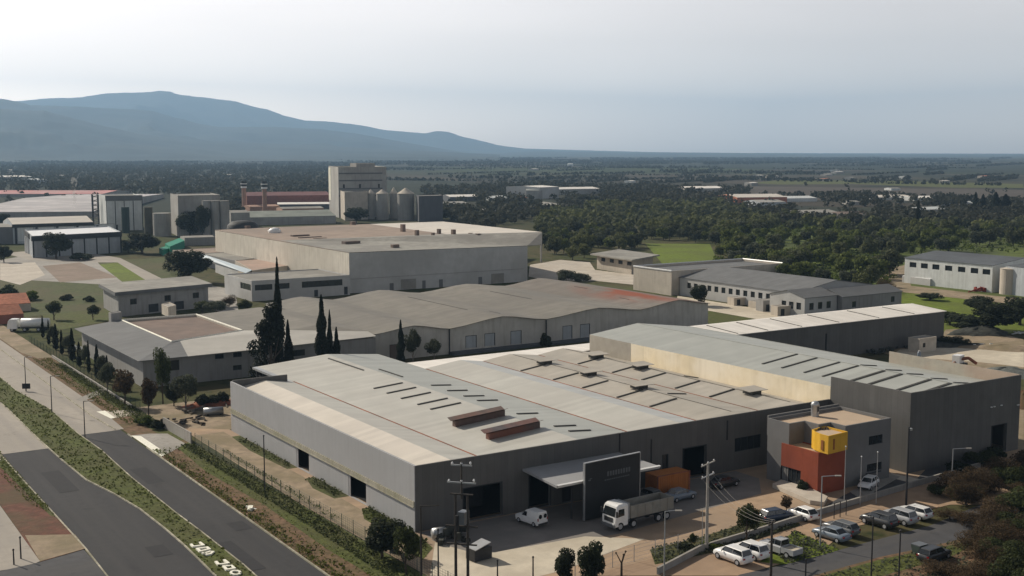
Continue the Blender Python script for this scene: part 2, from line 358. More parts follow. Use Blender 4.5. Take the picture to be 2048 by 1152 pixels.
def patch(name, pts, m, z=None, uv=False, kind='structure', label=None, cat=None):
    """a sheet of ground: pts are surveyed pixels (or world x, y when uv); each new sheet lies 4 mm above the last"""
    LAY[0] += 1; z = LAY[0] * .004 if z is None else z
    q = pts if uv else [G(*p) for p in pts]
    mb = MB(); mb.poly(*[(x, y, z) for x, y in q])
    o = mb.build(name, m); tag(o, label, cat, kind=kind)
    return o
def raised(name, pts, m, h, uv=False):
    q = pts if uv else [G(*p) for p in pts]
    return struct(name, MB().prism(q, 0.0, h), m)
# --- big plots, far to near
patch('field', [(1290,487),(1420,488),(1440,535),(1335,540),(1310,510)], C['grass_bright'])
patch('field', [(1500,366),(1560,360),(1800,362),(2046,368),(2048,376),(1900,375),(1700,368),(1560,369)], C['grass'])
patch('field', [(1080,385),(1480,372),(2048,380),(2048,402),(1480,400)], mat('plough', (.075,.062,.048), .95,.15,.05,.01,(.06,.05,.04),.6))
patch('field', [(1495,455),(1700,452),(1980,470),(2048,480),(2048,620),(1900,625),(1760,600),(1520,560),(1470,530)], mat('rough_green', (.095,.125,.02), .95,.3,.12,.03,(.055,.068,.02),.8, bump=.5, bscale=1))
patch('field', [(1700,585),(1770,575),(1960,590),(2048,600),(2048,668),(1890,665),(1840,612),(1760,600)], C['grass_bright'])
patch('field', [(1410,620),(1560,632),(1530,660),(1420,655)], C['grass'])
patch('field', [(60,590),(215,565),(230,640),(120,660),(90,640)], C['grass'])
patch('field', [(0,545),(200,520),(380,560),(420,560),(380,600),(0,640)], C['grass_dull'])
patch('field', [(190,530),(240,524),(330,560),(255,570)], C['grass_bright'])
patch('field', [(245,520),(330,515),(345,560),(330,558)], C['grass_dull'])
patch('path', [(0,520),(60,510),(190,518),(200,530),(255,572),(50,560),(0,555)], C['conc'])
patch('path', [(25,505),(120,496),(240,516),(335,563),(300,566),(235,525),(120,525),(60,520),(0,505)], C['asphalt_old'])
patch('path', [(85,532),(160,525),(235,555),(120,565)], mat('bare_ground', (.26,.20,.16), .95, .15, .4, .1, (.2,.16,.12), .6))
patch('path', [(0,527),(70,525),(90,550),(40,570),(0,560)], C['conc_pale'])
patch('path', [(415,570),(470,580),(480,640),(400,610)], C['conc'])
patch('path', [(1060,530),(1120,520),(1180,525),(1190,540),(1320,556),(1320,575),(1190,562),(1056,560)], C['conc_pale'])
patch('path', [(1055,553),(1100,562),(1320,578),(1318,590),(1200,585),(1050,562)], C['grass_dull'])
patch('path', [(1740,545),(1812,530),(1822,572),(1990,592),(2048,598),(2048,610),(1990,605),(1790,583)], C['dirt'])
patch('path', [(1355,592),(1580,628),(1580,645),(1520,640),(1350,610)], C['yard_pale'])
patch('path', [(1890,660),(1960,655),(2048,680),(2048,750),(1985,760),(1880,740),(1760,705),(1760,690),(1880,690)], C['dirt'])
patch('path', [(1870,695),(1960,690),(2048,705),(2048,735),(1960,725),(1780,712),(1800,700)], C['yard_pale'])
patch('path', [(2020,790),(2048,780),(2048,905),(2022,890)], C['dirt'])
LAY[0] = 0
# --- the dual carriageway: lanes run along Y
old_r = [G(143,857), G(99,820), G(70,800), G(31,781), (-21.5, 132), (-21.5, 400), (-14.6, 400), (-14.6, 72.4)]
med_r = [(101,820),(157,869),(202,901),(265,958),(317,999),(352,1027),(403,1065),(487,1131)]
med_l = [(17,820),(78,880),(124,921),(173,961),(231,990),(280,1019),(331,1059),(369,1092),(403,1125),(429,1151)]
MR = [G(*p) for p in med_r]; ML = [G(*p) for p in med_l]
mR = [(-21.6, 400)] + [G(31,781)] + MR + [(-21.8, -20), (-21.8, -200)]
mL = [(-27.4, 400), (-27.4, 120)] + ML + [(-24.0, -14), (-24.0, -200)]
vcut = 72.4
patch('road', [(-14.9, vcut), (-14.9, -200), (-22.6, -200), (-22.6, vcut)], C['asphalt'], uv=True)
patch('road', [(-22.6, vcut), (-14.9, vcut), (-14.9, 400), (-22.6, 400)], C['asphalt_old'], uv=True)
lle = [G(0,909), G(46,961), G(112,1033), G(170,1097), G(213,1152)]
patch('road', [(-23.2, 66), (-23.2, -200), (-34, -200), *reversed(lle), (-35.2, 66)], C['asphalt'], uv=True)
patch('road', [(-23.2, 66), (-35.2, 66), (-36.5, 400), (-23.2, 400)], C['asphalt_old'], uv=True)
for (x0, x1, y0, y1) in ((-20.5,-18.2,38,47),(-17.6,-15.6,12,15.5),(-21,-19.4,-2,9),(-31.5,-29,40,52),(-28.5,-26.4,8,12)): patch('road', [(x0,y0),(x1,y0),(x1,y1),(x0,y1)], mat('road_repair', (.03,.03,.033), .9,.08,1.5), uv=True)
struct('median', MB().prism(mL + mR[::-1], 0.0, .13), C['grass'])
def kerbline(pts, wdt=.16, h=.16, m=None):
    mb = MB()
    for a, b in zip(pts[:-1], pts[1:]):
        dx, dy = b[0]-a[0], b[1]-a[1]; l = math.hypot(dx, dy)
        if l < .01: continue
        nx, ny = -dy/l*wdt/2, dx/l*wdt/2
        k = max(1, int(min(l, 400) / 12))
        for i in range(k):
            p = (a[0]+dx*i/k, a[1]+dy*i/k); q = (a[0]+dx*(i+1)/k-dx/l*.02, a[1]+dy*(i+1)/k-dy/l*.02)
            mb.prism([(p[0]-nx, p[1]-ny), (q[0]-nx, q[1]-ny), (q[0]+nx, q[1]+ny), (p[0]+nx, p[1]+ny)], 0, h + .003*(i % 2))
    return struct('kerb', mb, m or C['kerb'])
kerbline(mL); kerbline([p for p in mR])
kerbline([(-14.8, 68.5), (-14.8, 66.0)]); kerbline([(-14.8, 58.3), (-14.8, -200)])
kerbline([(-16.2, 400), (-16.2, 84), (-15.6, 73)])
kerbline([(-35.0, 62)] + lle + [(-34.1, -40), (-34.1, -200)])
# verge right of the road
patch('verge', [(-14.6, 400), (-14.6, -200), (-8.4, -200), (-8.4, 400)], C['soil'], uv=True)
patch('pavement', [(-16.0, 400), (-16.0, 72.6), (-14.3, 72.6), (-13.6, 90), (-13.6, 400)], C['asphalt_old'], uv=True)
patch('verge', [(-13.4, 300), (-13.2, 160), (-11.5, 150), (-8.4, 150), (-8.4, 300)], C['dirt'], uv=True)
patch('verge', [(-9.2, 140), (-11.2, 120), (-10.6, 60), (-8.0, 60), (-8.0, 160)], C['grass'], uv=True)
patch('verge', [(-10.9, 56), (-11.8, 40), (-10.9, 20), (-11.3, 0), (-10.6, -20), (-11, -60), (-6.6, -60), (-6.2, -10), (-7.0, 18), (-7.8, 40), (-8.4, 58)], C['grass'], uv=True)
patch('driveway', [(150,800),(205,777),(213,785),(165,803)], C['conc'])
patch('driveway', [(193,824),(262,820),(276,829),(222,838)], C['conc_pale'])
patch('driveway', [(262,872),(300,868),(335,868),(371,888),(345,903),(323,914)], C['conc'])
patch('driveway', [(262,872),(282,873),(334,908),(323,914)], C['stone_white'])
patch('driveway', [(193,824),(210,822),(230,836),(222,838)], C['stone_white'])
# side plots left of the road
patch('verge', [(-34.9, 66), (-36.2, 200), (-44, 200), (-46, 66), G(0,941)], C['grass'], uv=True)
patch('verge', [(0,905),(46,958),(112,1033),(100,1035),(0,935)], C['grass'])
patch('verge', [(0,935),(100,1032),(114,1036),(170,1099),(80,1125),(0,1010),(-60,960)], C['redsoil'])
patch('path', [(50,1072),(150,1070),(172,1098),(80,1124)], C['dirt'])
patch('path', [(-80,985),(0,1012),(80,1124),(60,1133),(0,1143),(-120,1150)], C['asphalt_old'])
patch('road', [(-120,1152),(0,1144),(80,1126),(168,1101),(185,1120),(213,1152),(240,1200),(-150,1210)], C['asphalt_mid'])
LAY[0] = 2
# factory yard
patch('yard', [(-6.4, 70), (-6.8, 18), (-5.9, -14), (-4, -26), (101, -17), (101, -10), (97, 62), (0, 62), (0, 84), (-8.2, 84)], C['yard'], uv=True)
patch('yard', [(.5, -.3), (.5, -11.8), (20, -13.5), (46, -10.5), (51, -5), (51, -.3)], mat('yard_shade_grey', (.25, .225, .205), .92, .1, .5, .08, (.2, .185, .17), .7, lane=((.03, .3, 1), .5, (.17, .16, .15))), uv=True)  # greyer patch paints the tone of the hall's shadow into the paving
patch('yard', [(-8.0, 88), (-8.0, 70), (0, 63), (9, 63), (9, 88)], C['dirt'], uv=True)
patch('yard', [(860,1152),(870,1085),(960,1110),(1170,1073),(1290,1078),(1180,1120),(1130,1140),(1070,1155)], C['yard_pale'])
patch('yard', [(-6.4, 62), (-6.6, 18), (-5.9, -8), (-1.4, -4), (-1.4, 62)], C['dirt'], uv=True)
patch('verge', [(-1.5, 58), (-2.3, 48), (-1.7, 35), (-0.1, 35), (-0.1, 58)], C['grass_dull'], uv=True)
patch('verge', [(-1.4, 29), (-2.6, 24), (-2.2, 18), (-0.1, 18), (-0.1, 29)], C['grass_dull'], uv=True)
patch('verge', [(-1.2, 12), (-2.8, 8), (-2.9, 0), (-4, -9), (-1, -6), (-0.1, 0), (-0.1, 12)], C['grass'], uv=True)
# street in front of the yard, parking bays, verge
patch('parking', [(1170,1152),(1400,1094),(1640,1020),(1835,965),(1960,930),(2048,905),(2048,1010),(1900,1010),(1700,1056),(1640,1105),(1480,1152)], mat('parking_dirt', (.36,.25,.165), .92,.12,.5,.1,(.28,.2,.14),.6))
patch('verge', [(1300,1100),(1400,1075),(1530,1035),(1580,1030),(1600,1052),(1440,1103),(1310,1130)], C['grass_dull'])
patch('verge', [(1540,1100),(1590,1062),(1630,1080),(1680,1100),(1640,1112),(1575,1130),(1520,1125)], C['grass_bright'])
patch('road', [(1280,1240),(1480,1150),(1560,1132),(1640,1112),(1710,1092),(1860,1052),(1960,1010),(2048,985),(2048,1060),(1900,1090),(1800,1110),(1620,1160),(1500,1240)], C['asphalt_mid'])
patch('yard', [(1652,1012),(1690,990),(1775,951),(1835,957),(1860,930),(1960,905),(1962,932),(1835,969),(1690,1017)], C['asphalt_mid'])
patch('verge', [(1600,1160),(1760,1115),(1900,1085),(2048,1045),(2300,1000),(2300,1300),(1500,1300)], C['soil'])
patch('verge', [(1620,1160),(1760,1120),(1900,1092),(1980,1075),(1900,1115),(1740,1160)], C['grass'])
patch('pavement', [(1775,950),(1782,947),(1835,958),(1858,963),(1836,970),(1775,955)], C['conc_pale'])

# ------------------------------------------------------------------ wall and building kit
def wall(mb, A, B, z0, tA, tB, ops=(), depth=.28, side=1):
    """an upright wall from A to B with real openings and reveals; ops = (s0, s1, z0, z1)"""
    dx, dy = B[0]-A[0], B[1]-A[1]; l = math.hypot(dx, dy); dx /= l; dy /= l
    nx, ny = -dy * side, dx * side       # inwards
    pt = lambda s, z, d=0: (A[0] + dx*s + nx*d, A[1] + dy*s + ny*d, z)
    tl = min(tA, tB) - .01
    if ops:
        tl = max(max(o[3] for o in ops) + .02, z0 + .1)
        xs = sorted({0, l, *[o[0] for o in ops], *[o[1] for o in ops]}); zs = sorted({z0, tl, *[o[2] for o in ops], *[o[3] for o in ops]})
        for a, b in zip(xs[:-1], xs[1:]):
            for c, d in zip(zs[:-1], zs[1:]):
                if b-a < 1e-4 or d-c < 1e-4: continue
                m, k = (a+b)/2, (c+d)/2
                if any(o[0] < m < o[1] and o[2] < k < o[3] for o in ops): continue
                mb.quad(pt(a, c), pt(b, c), pt(b, d), pt(a, d))
        for o in ops:
            a, b, c, d = o[:4]; e = depth
            mb.quad(pt(a, c), pt(a, c, e), pt(a, d, e), pt(a, d)); mb.quad(pt(b, c), pt(b, c, e), pt(b, d, e), pt(b, d))
            mb.quad(pt(a, d), pt(b, d), pt(b, d, e), pt(a, d, e)); mb.quad(pt(a, c), pt(b, c), pt(b, c, e), pt(a, c, e))
    else: tl = z0
    mb.quad(pt(0, tl), pt(l, tl), pt(l, tB), pt(0, tA))
    return pt
def window(parent, pt, o, frame=None, pane=None, name='window', bars=1, d=.2):
    a, b, c, e = o[:4]; f = MB(); t = .07
    def bar(s0, s1, z0, z1):
        q = [pt(s0, z0, d-.05), pt(s1, z0, d-.05), pt(s1, z0, d+.05), pt(s0, z0, d+.05)]
        f.prism([p[:2] for p in q], z0, z1)
    bar(a, b, c, c+t); bar(a, b, e-t, e); bar(a, a+t, c+t, e-t); bar(b-t, b, c+t, e-t)
    for k in range(bars):
        s = a + (b-a)*(k+1)/(bars+1); bar(s-t/2, s+t/2, c+t, e-t)
    w_ = f.build(name, frame or C['dark_frame'], parent)
    g = MB(); g.quad(pt(a, c, d), pt(b, c, d), pt(b, e, d), pt(a, e, d)); g.build('pane', pane or C['glass'], w_)
    return w_
def doorpart(parent, pt, o, m, d=.15, name='door'):
    a, b, c, e = o[:4]; f = MB(); f.quad(pt(a, c, d), pt(b, c, d), pt(b, e, d), pt(a, e, d))
    w_ = f.build(name, m, parent)
    g = MB()
    for s0, s1, z0, z1 in ((a, a+.09, c, e), (b-.09, b, c, e), (a+.09, b-.09, e-.09, e)):
        q = [pt(s0, z0, -.03), pt(s1, z0, -.03), pt(s1, z0, d-.004), pt(s0, z0, d-.004)]; g.prism([p[:2] for p in q], z0, z1)
    g.build('frame', C['dark_frame'], w_); return w_
def inset(pts, d):
    n = len(pts); r = []
    for i in range(n):
        a, b, c = Vector(pts[i-1]), Vector(pts[i]), Vector(pts[(i+1) % n])
        e1 = (b-a).normalized(); e2 = (c-b).normalized(); n1 = Vector((-e1.y, e1.x)); n2 = Vector((-e2.y, e2.x))
        k = 1 + n1.dot(n2); q = b + (n1+n2) * (d / max(k, .2)); r.append((q.x, q.y))
    return r
def area(pts): return sum(a[0]*b[1]-b[0]*a[1] for a, b in zip(pts, pts[1:]+pts[:1]))/2
def flat_block(parent, pts, z1, wm, rm, par=.4, ops=None, z0=0, over=0, kinds=None, fascia=None, thick=.3):
    """flat-roofed block; parapet, or an overhanging slab when over > 0"""
    if area(pts) < 0:
        raise ValueError('outline must run anticlockwise')
    mb = MB(); P_ = []
    n = len(pts)
    for i in range(n):
        o = (ops or {}).get(i, []); P_.append(wall(mb, pts[i], pts[(i+1) % n], z0, z1, z1, [q[:4] for q in o]))
    if over == 0:
        ins = inset(pts, .25)
        for i in range(n):
            j = (i+1) % n
            mb.quad((*pts[i], z1), (*pts[j], z1), (*ins[j], z1), (*ins[i], z1))
            mb.quad((*ins[i], z1), (*ins[j], z1), (*ins[j], z1-par), (*ins[i], z1-par))
    wo = mb.build('wall', wm, parent)
    if over == 0: MB().poly(*[(x, y, z1-par+.01) for x, y in ins]).build('roof', rm, parent)
    else:
        ou = inset(pts, -over); MB().prism(ou, z1+.003, z1+thick).build('roof', rm, parent)
        if fascia:
            f = MB(); o2 = inset(pts, -over-.03)
            for i in range(n):
                j = (i+1) % n; f.quad((*o2[i], z1-.05), (*o2[j], z1-.05), (*o2[j], z1+thick-.02), (*o2[i], z1+thick-.02))
            f.build('fascia', fascia, parent)
    for i, lst in (ops or {}).items():
        for q in lst:
            k = q[4] if len(q) > 4 else 'win'
            if k == 'win': window(parent, P_[i], q, bars=q[5] if len(q) > 5 else 1)
            elif k == 'door': doorpart(parent, P_[i], q, q[5] if len(q) > 5 else C['dark_frame'])
    return wo
def hall(parent, u0, u1, v0, v1, prof, wm, rm, z0=0, over=.3, ops=None, thick=.12, axis='X'):
    """hall whose roof profile [(coordinate, z)...] runs across axis; ops keyed 'front','left','right','back'"""
    ops = ops or {}
    mb = MB(); za, zb = prof[0][1], prof[-1][1]
    if axis == 'X':
        F = lambda a, b, z: (a, b, z)
    else: F = lambda a, b, z: (b, a, z)
    a0, a1, b0, b1 = (u0, u1, v0, v1) if axis == 'X' else (v0, v1, u0, u1)
    # gable walls
    for b, key in ((b0, 'g0'), (b1, 'g1')):
        o = ops.get(key, [])
        zt = min(p[1] for p in prof) - .3
        A, B = F(a0, b, 0)[:2], F(a1, b, 0)[:2]
        side = (1 if axis == 'X' else -1) * (1 if key == 'g0' else -1)
        pt = wall(mb, A, B, z0, zt, zt, [q[:4] for q in o], side=side)
        mb.poly(*([F(a0, b, zt)] + [F(a1, b, zt)] + [F(p, b, z-.02) for p, z in reversed(prof)]))
        for q in o: _part(parent, pt, q)
    for a, z, key in ((a0, za, 'e0'), (a1, zb, 'e1')):
        o = ops.get(key, [])
        A, B = F(a, b0, 0)[:2], F(a, b1, 0)[:2]
        side = (-1 if axis == 'X' else 1) * (1 if key == 'e0' else -1)
        pt = wall(mb, A, B, z0, z-.02, z-.02, [q[:4] for q in o], side=side)
        for q in o: _part(parent, pt, q)
    mb.build('wall', wm, parent)
    rms = rm if isinstance(rm, list) else [rm] * (len(prof)-1)
    pr = [list(p) for p in prof]
    s0 = (pr[1][1]-pr[0][1])/(pr[1][0]-pr[0][0]); s1 = (pr[-1][1]-pr[-2][1])/(pr[-1][0]-pr[-2][0])
    pr[0][0] -= over; pr[0][1] -= s0*over; pr[-1][0] += over; pr[-1][1] += s1*over
    for (p, q, m_) in zip(pr[:-1], pr[1:], rms):
        r = MB(); n = 8; A = [F(p[0], b0-over, p[1]), F(q[0], b0-over, q[1]), F(q[0], b1+over, q[1]), F(p[0], b1+over, p[1])]
        T = [(x, y, z+thick) for x, y, z in A]
        r.quad(*T); r.quad(*A[::-1])
        for i in range(4): r.quad(A[i], A[(i+1) % 4], T[(i+1) % 4], T[i])
        r.build('roof', m_, parent)
def _part(parent, pt, q):
    k = q[4] if len(q) > 4 else 'win'
    if k == 'win': window(parent, pt, q, bars=q[5] if len(q) > 5 else 1)
    elif k == 'door': doorpart(parent, pt, q, q[5] if len(q) > 5 else C['dark_frame'])
def rect(A, B, depth):
    """footprint from its near side A->B (left to right) and depth away from the camera, anticlockwise"""
    dx, dy = B[0]-A[0], B[1]-A[1]; l = math.hypot(dx, dy); nx, ny = -dy/l*depth, dx/l*depth
    return [A, B, (B[0]+nx, B[1]+ny), (A[0]+nx, A[1]+ny)]

# ================================================================== the factory
def zprof(prof, u):
    for (a, za), (b, zb) in zip(prof[:-1], prof[1:]):
        if a <= u <= b: return za + (zb-za)*(u-a)/(b-a)
    return prof[-1][1]
def slab(mb, prof, u0, v0, u1, v1, wd=.3, h=.1):
    """a low bar lying on a roof slope"""
    za, zb = zprof(prof, u0), zprof(prof, u1); dx, dy = u1-u0, v1-v0; l = math.hypot(dx, dy); nx, ny = -dy/l*wd/2, dx/l*wd/2
    b = [(u0-nx, v0-ny, za+.02), (u1-nx, v1-ny, zb+.02), (u1+nx, v1+ny, zb+.02), (u0+nx, v0+ny, za+.02)]
    t = [(x, y, z+h) for x, y, z in b]
    mb.quad(*t)
    for i in range(4): mb.quad(b[i], b[(i+1) % 4], t[(i+1) % 4], t[i])
FH = world_thing('factory_hall', 'wide low grey factory hall with a ridged pale metal roof behind a flat parapet', 'factory', (35, 30, 0))
PR = [(.3, 6.85), (5.6, 7.75), (10.6, 7.0), (24, 8.0), (34.4, 7.05), (41.6, 7.9), (46.2, 7.25), (52.2, 8.0), (58.2, 7.25), (64, 8.0), (70.25, 6.7)]
RM = ['roof_cream', 'roof_warm', 'roof_warm', 'roof_grey', 'roof_warm', 'roof_blue', 'roof_beige', 'roof_beige', 'roof_beige', 'roof_beige']
BK = [62, 62, 78, 78, 60, 60, 60, 60, 60, 60]
TOP = 8.05
mb = MB()
front_ops = [(6.6, 12.1, .18, 4.25), (16.2, 19.4, .18, 4.4), (21.2, 22.9, .18, 3.0), (37.8, 38.9, .18, 4.1), (41.5, 45.7, .18, 4.4), (51.1, 56.2, 2.6, 4.6)]
pt = wall(mb, (0, 0), (70.3, 0), 0, TOP, TOP, front_ops, depth=.4)
left_ops = [(62-35.4, 62-31.0, .05, 2.95), (62-18.2, 62-13.0, .05, 2.95)]
mb.quad((0, 62, 0), (70.3, 62, 0), (70.3, 62, 6.7), (0, 62, 6.9)); mb.quad((10.6, 78, 0), (34.4, 78, 0), (34.4, 78, 7.0), (10.6, 78, 7.0))
mb.poly((10.6, 78, 6.9), (34.4, 78, 6.9), (24, 78, 7.95)); mb.quad((34.4, 62, 0), (34.4, 78, 0), (34.4, 78, 7), (34.4, 62, 7))
# parapet thickness
mb.box(.25, 70.2, .002, .25, 6.3, TOP-.003)
mb.box(.25, 9.6, 61.75, 61.998, 6.3, TOP+.2)
mb.build('wall', C['wall_dark'], FH)
mb = MB()   # the side wall's colour is lightened for the sun on it; hung in two bands with a ledge between
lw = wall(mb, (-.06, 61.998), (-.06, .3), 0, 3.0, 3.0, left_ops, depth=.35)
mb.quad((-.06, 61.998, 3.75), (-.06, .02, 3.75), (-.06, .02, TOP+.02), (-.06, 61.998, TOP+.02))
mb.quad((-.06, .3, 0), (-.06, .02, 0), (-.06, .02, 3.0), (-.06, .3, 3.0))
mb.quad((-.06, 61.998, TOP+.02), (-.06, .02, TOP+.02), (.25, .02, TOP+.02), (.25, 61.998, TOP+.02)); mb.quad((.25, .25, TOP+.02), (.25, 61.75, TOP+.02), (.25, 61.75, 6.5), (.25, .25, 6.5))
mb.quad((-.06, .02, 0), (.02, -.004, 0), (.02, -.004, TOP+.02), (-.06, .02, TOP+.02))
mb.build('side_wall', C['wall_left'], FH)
mb = MB(); mb.box(-.28, -.02, .05, 61.9, 3.0, 3.1); mb.box(-.2, -.02, .05, 61.9, 3.12, 3.72)
mb.build('ledge', mat('ledge', (.36, .34, .275), .85, .12, 1.5, .5, (.27, .265, .18), .7, None, .4), FH)
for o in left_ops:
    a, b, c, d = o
    m2 = MB(); m2.quad(lw(a-1, 0, 3), lw(b+1, 0, 3), lw(b+1, 3.4, 3), lw(a-1, 3.4, 3)); m2.build('shade_backing', C['black'], FH)  # added black sheet stands for the shade inside the doorway
    m2 = MB(); q = [lw(a, 0, .05), lw(a+.45, 0, .05), lw(a+.45, 0, .12), lw(a, 0, .12)]; m2.prism([p[:2] for p in q], c, d-.05); m2.build('door_leaf', C['wall_left'], FH)
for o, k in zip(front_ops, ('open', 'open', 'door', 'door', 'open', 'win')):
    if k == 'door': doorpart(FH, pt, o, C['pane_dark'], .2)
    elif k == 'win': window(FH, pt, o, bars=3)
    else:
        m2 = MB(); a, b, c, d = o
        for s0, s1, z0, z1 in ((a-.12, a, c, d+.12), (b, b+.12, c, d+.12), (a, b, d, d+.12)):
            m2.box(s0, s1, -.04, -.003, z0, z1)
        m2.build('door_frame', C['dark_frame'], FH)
        m2 = MB(); m2.quad((a, 4.5, .2), (b, 4.5, .2), (b, 4.5, d+.4), (a, 4.5, d+.4)); m2.build('shade_backing', C['pane_dark'], FH)  # dark sheet added behind the opening in place of interior shade
m2 = MB(); m2.quad((.4, .8, .215), (69, .8, .215), (69, 61, .215), (.4, 61, .215)); m2.build('shade_floor', C['black'], FH)  # black floor added so the doorways read dark inside
prev = None
for i, ((a, za), (b, zb)) in enumerate(zip(PR[:-1], PR[1:])):
    r = MB(); v1 = BK[i]; v0 = .25
    r.quad((a, v0, za), (b, v0, zb), (b, v1, zb), (a, v1, za)); r.quad((a, v0, za-.1), (a, v1, za-.1), (b, v1, zb-.1), (b, v0, zb-.1))
    r.quad((a, v1, za), (b, v1, zb), (b, v1, zb-.1), (a, v1, za-.1)); r.quad((a, v0, za), (a, v1, za), (a, v1, za-.1), (a, v0, za-.1)); r.quad((b, v0, zb), (b, v1, zb), (b, v1, zb-.1), (b, v0, zb-.1))
    o = r.build('roof', C[RM[i]], FH)
g = MB()
for i in (2, 4, 6, 8): g.box(PR[i][0]-.14, PR[i][0]+.14, .3, 59.5 if i > 2 else 61.6, PR[i][1]-.02, PR[i][1]+.04)
g.build('valley_gutter', C['rust'], FH)
g = MB(); g.box(.27, .5, .3, 61.7, 6.87, 6.97); g.build('eaves_gutter', C['dark_frame'], FH)
# lean-to behind bays 3-5
r = MB(); r.quad((34.6, 60, 7.0), (79.5, 60, 7.0), (79.5, 70, 6.4), (34.6, 70, 6.4)); r.quad((34.6, 60, 6.9), (34.6, 70, 6.3), (79.5, 70, 6.3), (79.5, 60, 6.9)); r.quad((34.6, 70, 6.3), (34.6, 70, 6.4), (79.5, 70, 6.4), (79.5, 70, 6.3))
r.build('lean_to_roof', C['roof_white'], FH)
mb = MB(); mb.quad((34.7, 69.8, 0), (79.4, 69.8, 0), (79.4, 69.8, 6.35), (34.7, 69.8, 6.35)); mb.quad((34.7, 62.1, 0), (34.7, 69.8, 0), (34.7, 69.8, 6.35), (34.7, 62.1, 6.6)); mb.build('lean_to_wall', C['grey_wall'], FH)
mb = MB(); mb.quad((10.6, 62.3, 0), (10.6, 77.9, 0), (10.6, 77.9, 5.6), (10.6, 62.3, 5.6))
for k in range(6): mb.box(10.35, 10.55, 62.6+k*3, 62.8+k*3, 0, 6.95)
mb.build('open_side', C['dark_frame'], FH)
r = MB(); r.quad((9.9, 62.2, 6.92), (10.6, 62.2, 7.0), (10.6, 78.2, 7.0), (9.9, 78.2, 6.92)); r.box(9.8, 9.95, 62.2, 78.2, 6.6, 6.95); r.build('eaves', C['steel'], FH)
# rooflights: slots of dark plastic
sk = [(17.8, 22.9, v) for v in (46.5, 42.0, 37.3, 32.1, 28.2)] + [(26.0, 29.6, v) for v in (42.6, 37.5, 32.5, 28.6, 17.8, 8.6, 5.2)] + [(45.6+.9, 51.6, v) for v in (47.8, 38.1, 30.0, 21.1, 13.2)] + [(58.6, 63.7, v) for v in (47.8, 37.9, 30.0, 21.6, 13.6)] + [(65.2, 68.2, 27.0), (53, 56.6, 16.8)]
C['slot'] = mat('rooflight_slot', (.05, .048, .042), .6, .2, 2)
for a, b, v in sk:
    m2 = MB(); slab(m2, PR, a, v, b, v, .34, .12); m2.build('rooflight', C['slot'], FH)
for a, v, b, w2 in ((25.3, 59.5, 25.4, 51.2), (22.5, 74, 22.6, 60)):
    m2 = MB(); slab(m2, PR, a, v, b, w2, .3, .1); m2.build('rooflight', C['slot'], FH)
for u in (52.2, 64): g = MB(); slab(g, PR, u-.05, 2, u-.049, 59, .12, .03); g.build('roof_lap', C['slot'], FH)
# two long rusty ridge ventilators
for v, rr in ((17.6, 0), (8.9, 1)):
    m2 = MB(); z = 7.75
    n = len(m2.v); u0, u1 = 15.6, 23.6
    za, zb = zprof(PR, u0), zprof(PR, u1)
    m2.quad((u0, v-.45, za), (u1, v-.45, zb), (u1, v-.45, zb+.85), (u0, v-.45, za+.85)); m2.quad((u0, v+.45, za), (u0, v+.45, za+.85), (u1, v+.45, zb+.85), (u1, v+.45, zb))
    m2.quad((u0, v-.45, za), (u0, v-.45, za+.85), (u0, v+.45, za+.85), (u0, v+.45, za)); m2.quad((u1, v-.45, zb), (u1, v+.45, zb), (u1, v+.45, zb+.85), (u1, v-.45, zb+.85))
    b_ = m2.build('roof_ventilator', mat('vent_side', (.12, .085, .075), .85, .2, 1, .3, (.22, .09, .06), .8) if rr else mat('vent_side_brown', (.11, .085, .075), .85, .2, 1, .3, (.15, .09, .07), .5), FH)
    m2 = MB(); a, b = za+.86, zb+.86
    for s in (-1, 1):
        m2.quad((u0-.5, v+s*.95, a+.3), (u1+.2, v+s*.95, b+.3), (u1+.2, v, b), (u0-.5, v, a)); m2.quad((u0-.5, v+s*.95, a+.25), (u0-.5, v, a-.05), (u1+.2, v, b-.05), (u1+.2, v+s*.95, b+.25))
        m2.quad((u0-.5, v+s*.95, a+.25), (u1+.2, v+s*.95, b+.25), (u1+.2, v+s*.95, b+.3), (u0-.5, v+s*.95, a+.3))
    m2.build('cap', mat('vent_cap_rust', (.16, .14, .14), .6, .2, 1, .25, (.26, .12, .09), .6) if rr else mat('vent_cap', (.17, .14, .125), .7, .25, 1, .25, (.24,.13,.10), .7), b_)
# six raised plates on the ridges of the beige bays
for (u, v) in ((52.2, 49), (63.5, 49), (63.4, 36.3), (52.3, 36.2), (52.2, 22.8), (64, 10)):
    m2 = MB(); m2.box(u-.9, u+.9, v-1.1, v+1.1, 7.4, 8.55); b_ = m2.build('ridge_vent', C['slot'], FH)
    m2 = MB(); m2.quad((u-1.9, v-1.5, 8.6), (u+1.9, v-1.5, 8.6), (u+1.9, v+1.5, 8.75), (u-1.9, v+1.5, 8.75)); m2.quad((u-1.9, v-1.5, 8.52), (u-1.9, v+1.5, 8.67), (u+1.9, v+1.5, 8.67), (u+1.9, v-1.5, 8.52))
    m2.quad((u-1.9, v-1.5, 8.52), (u+1.9, v-1.5, 8.52), (u+1.9, v-1.5, 8.6), (u-1.9, v-1.5, 8.6)); m2.quad((u-1.9, v-1.5, 8.52), (u-1.9, v-1.5, 8.6), (u-1.9, v+1.5, 8.75), (u-1.9, v+1.5, 8.67))
    m2.build('cap', C['roof_beige'], b_)
for u, z0, z1 in ((35.8, 3, 6.5), (49.5, 4.6, 7.4), (30.4, 5.6, TOP)): m2 = MB(); m2.box(u, u+.14, -.12, -.004, z0, z1); m2.build('downpipe', C['dark_metal'], FH)
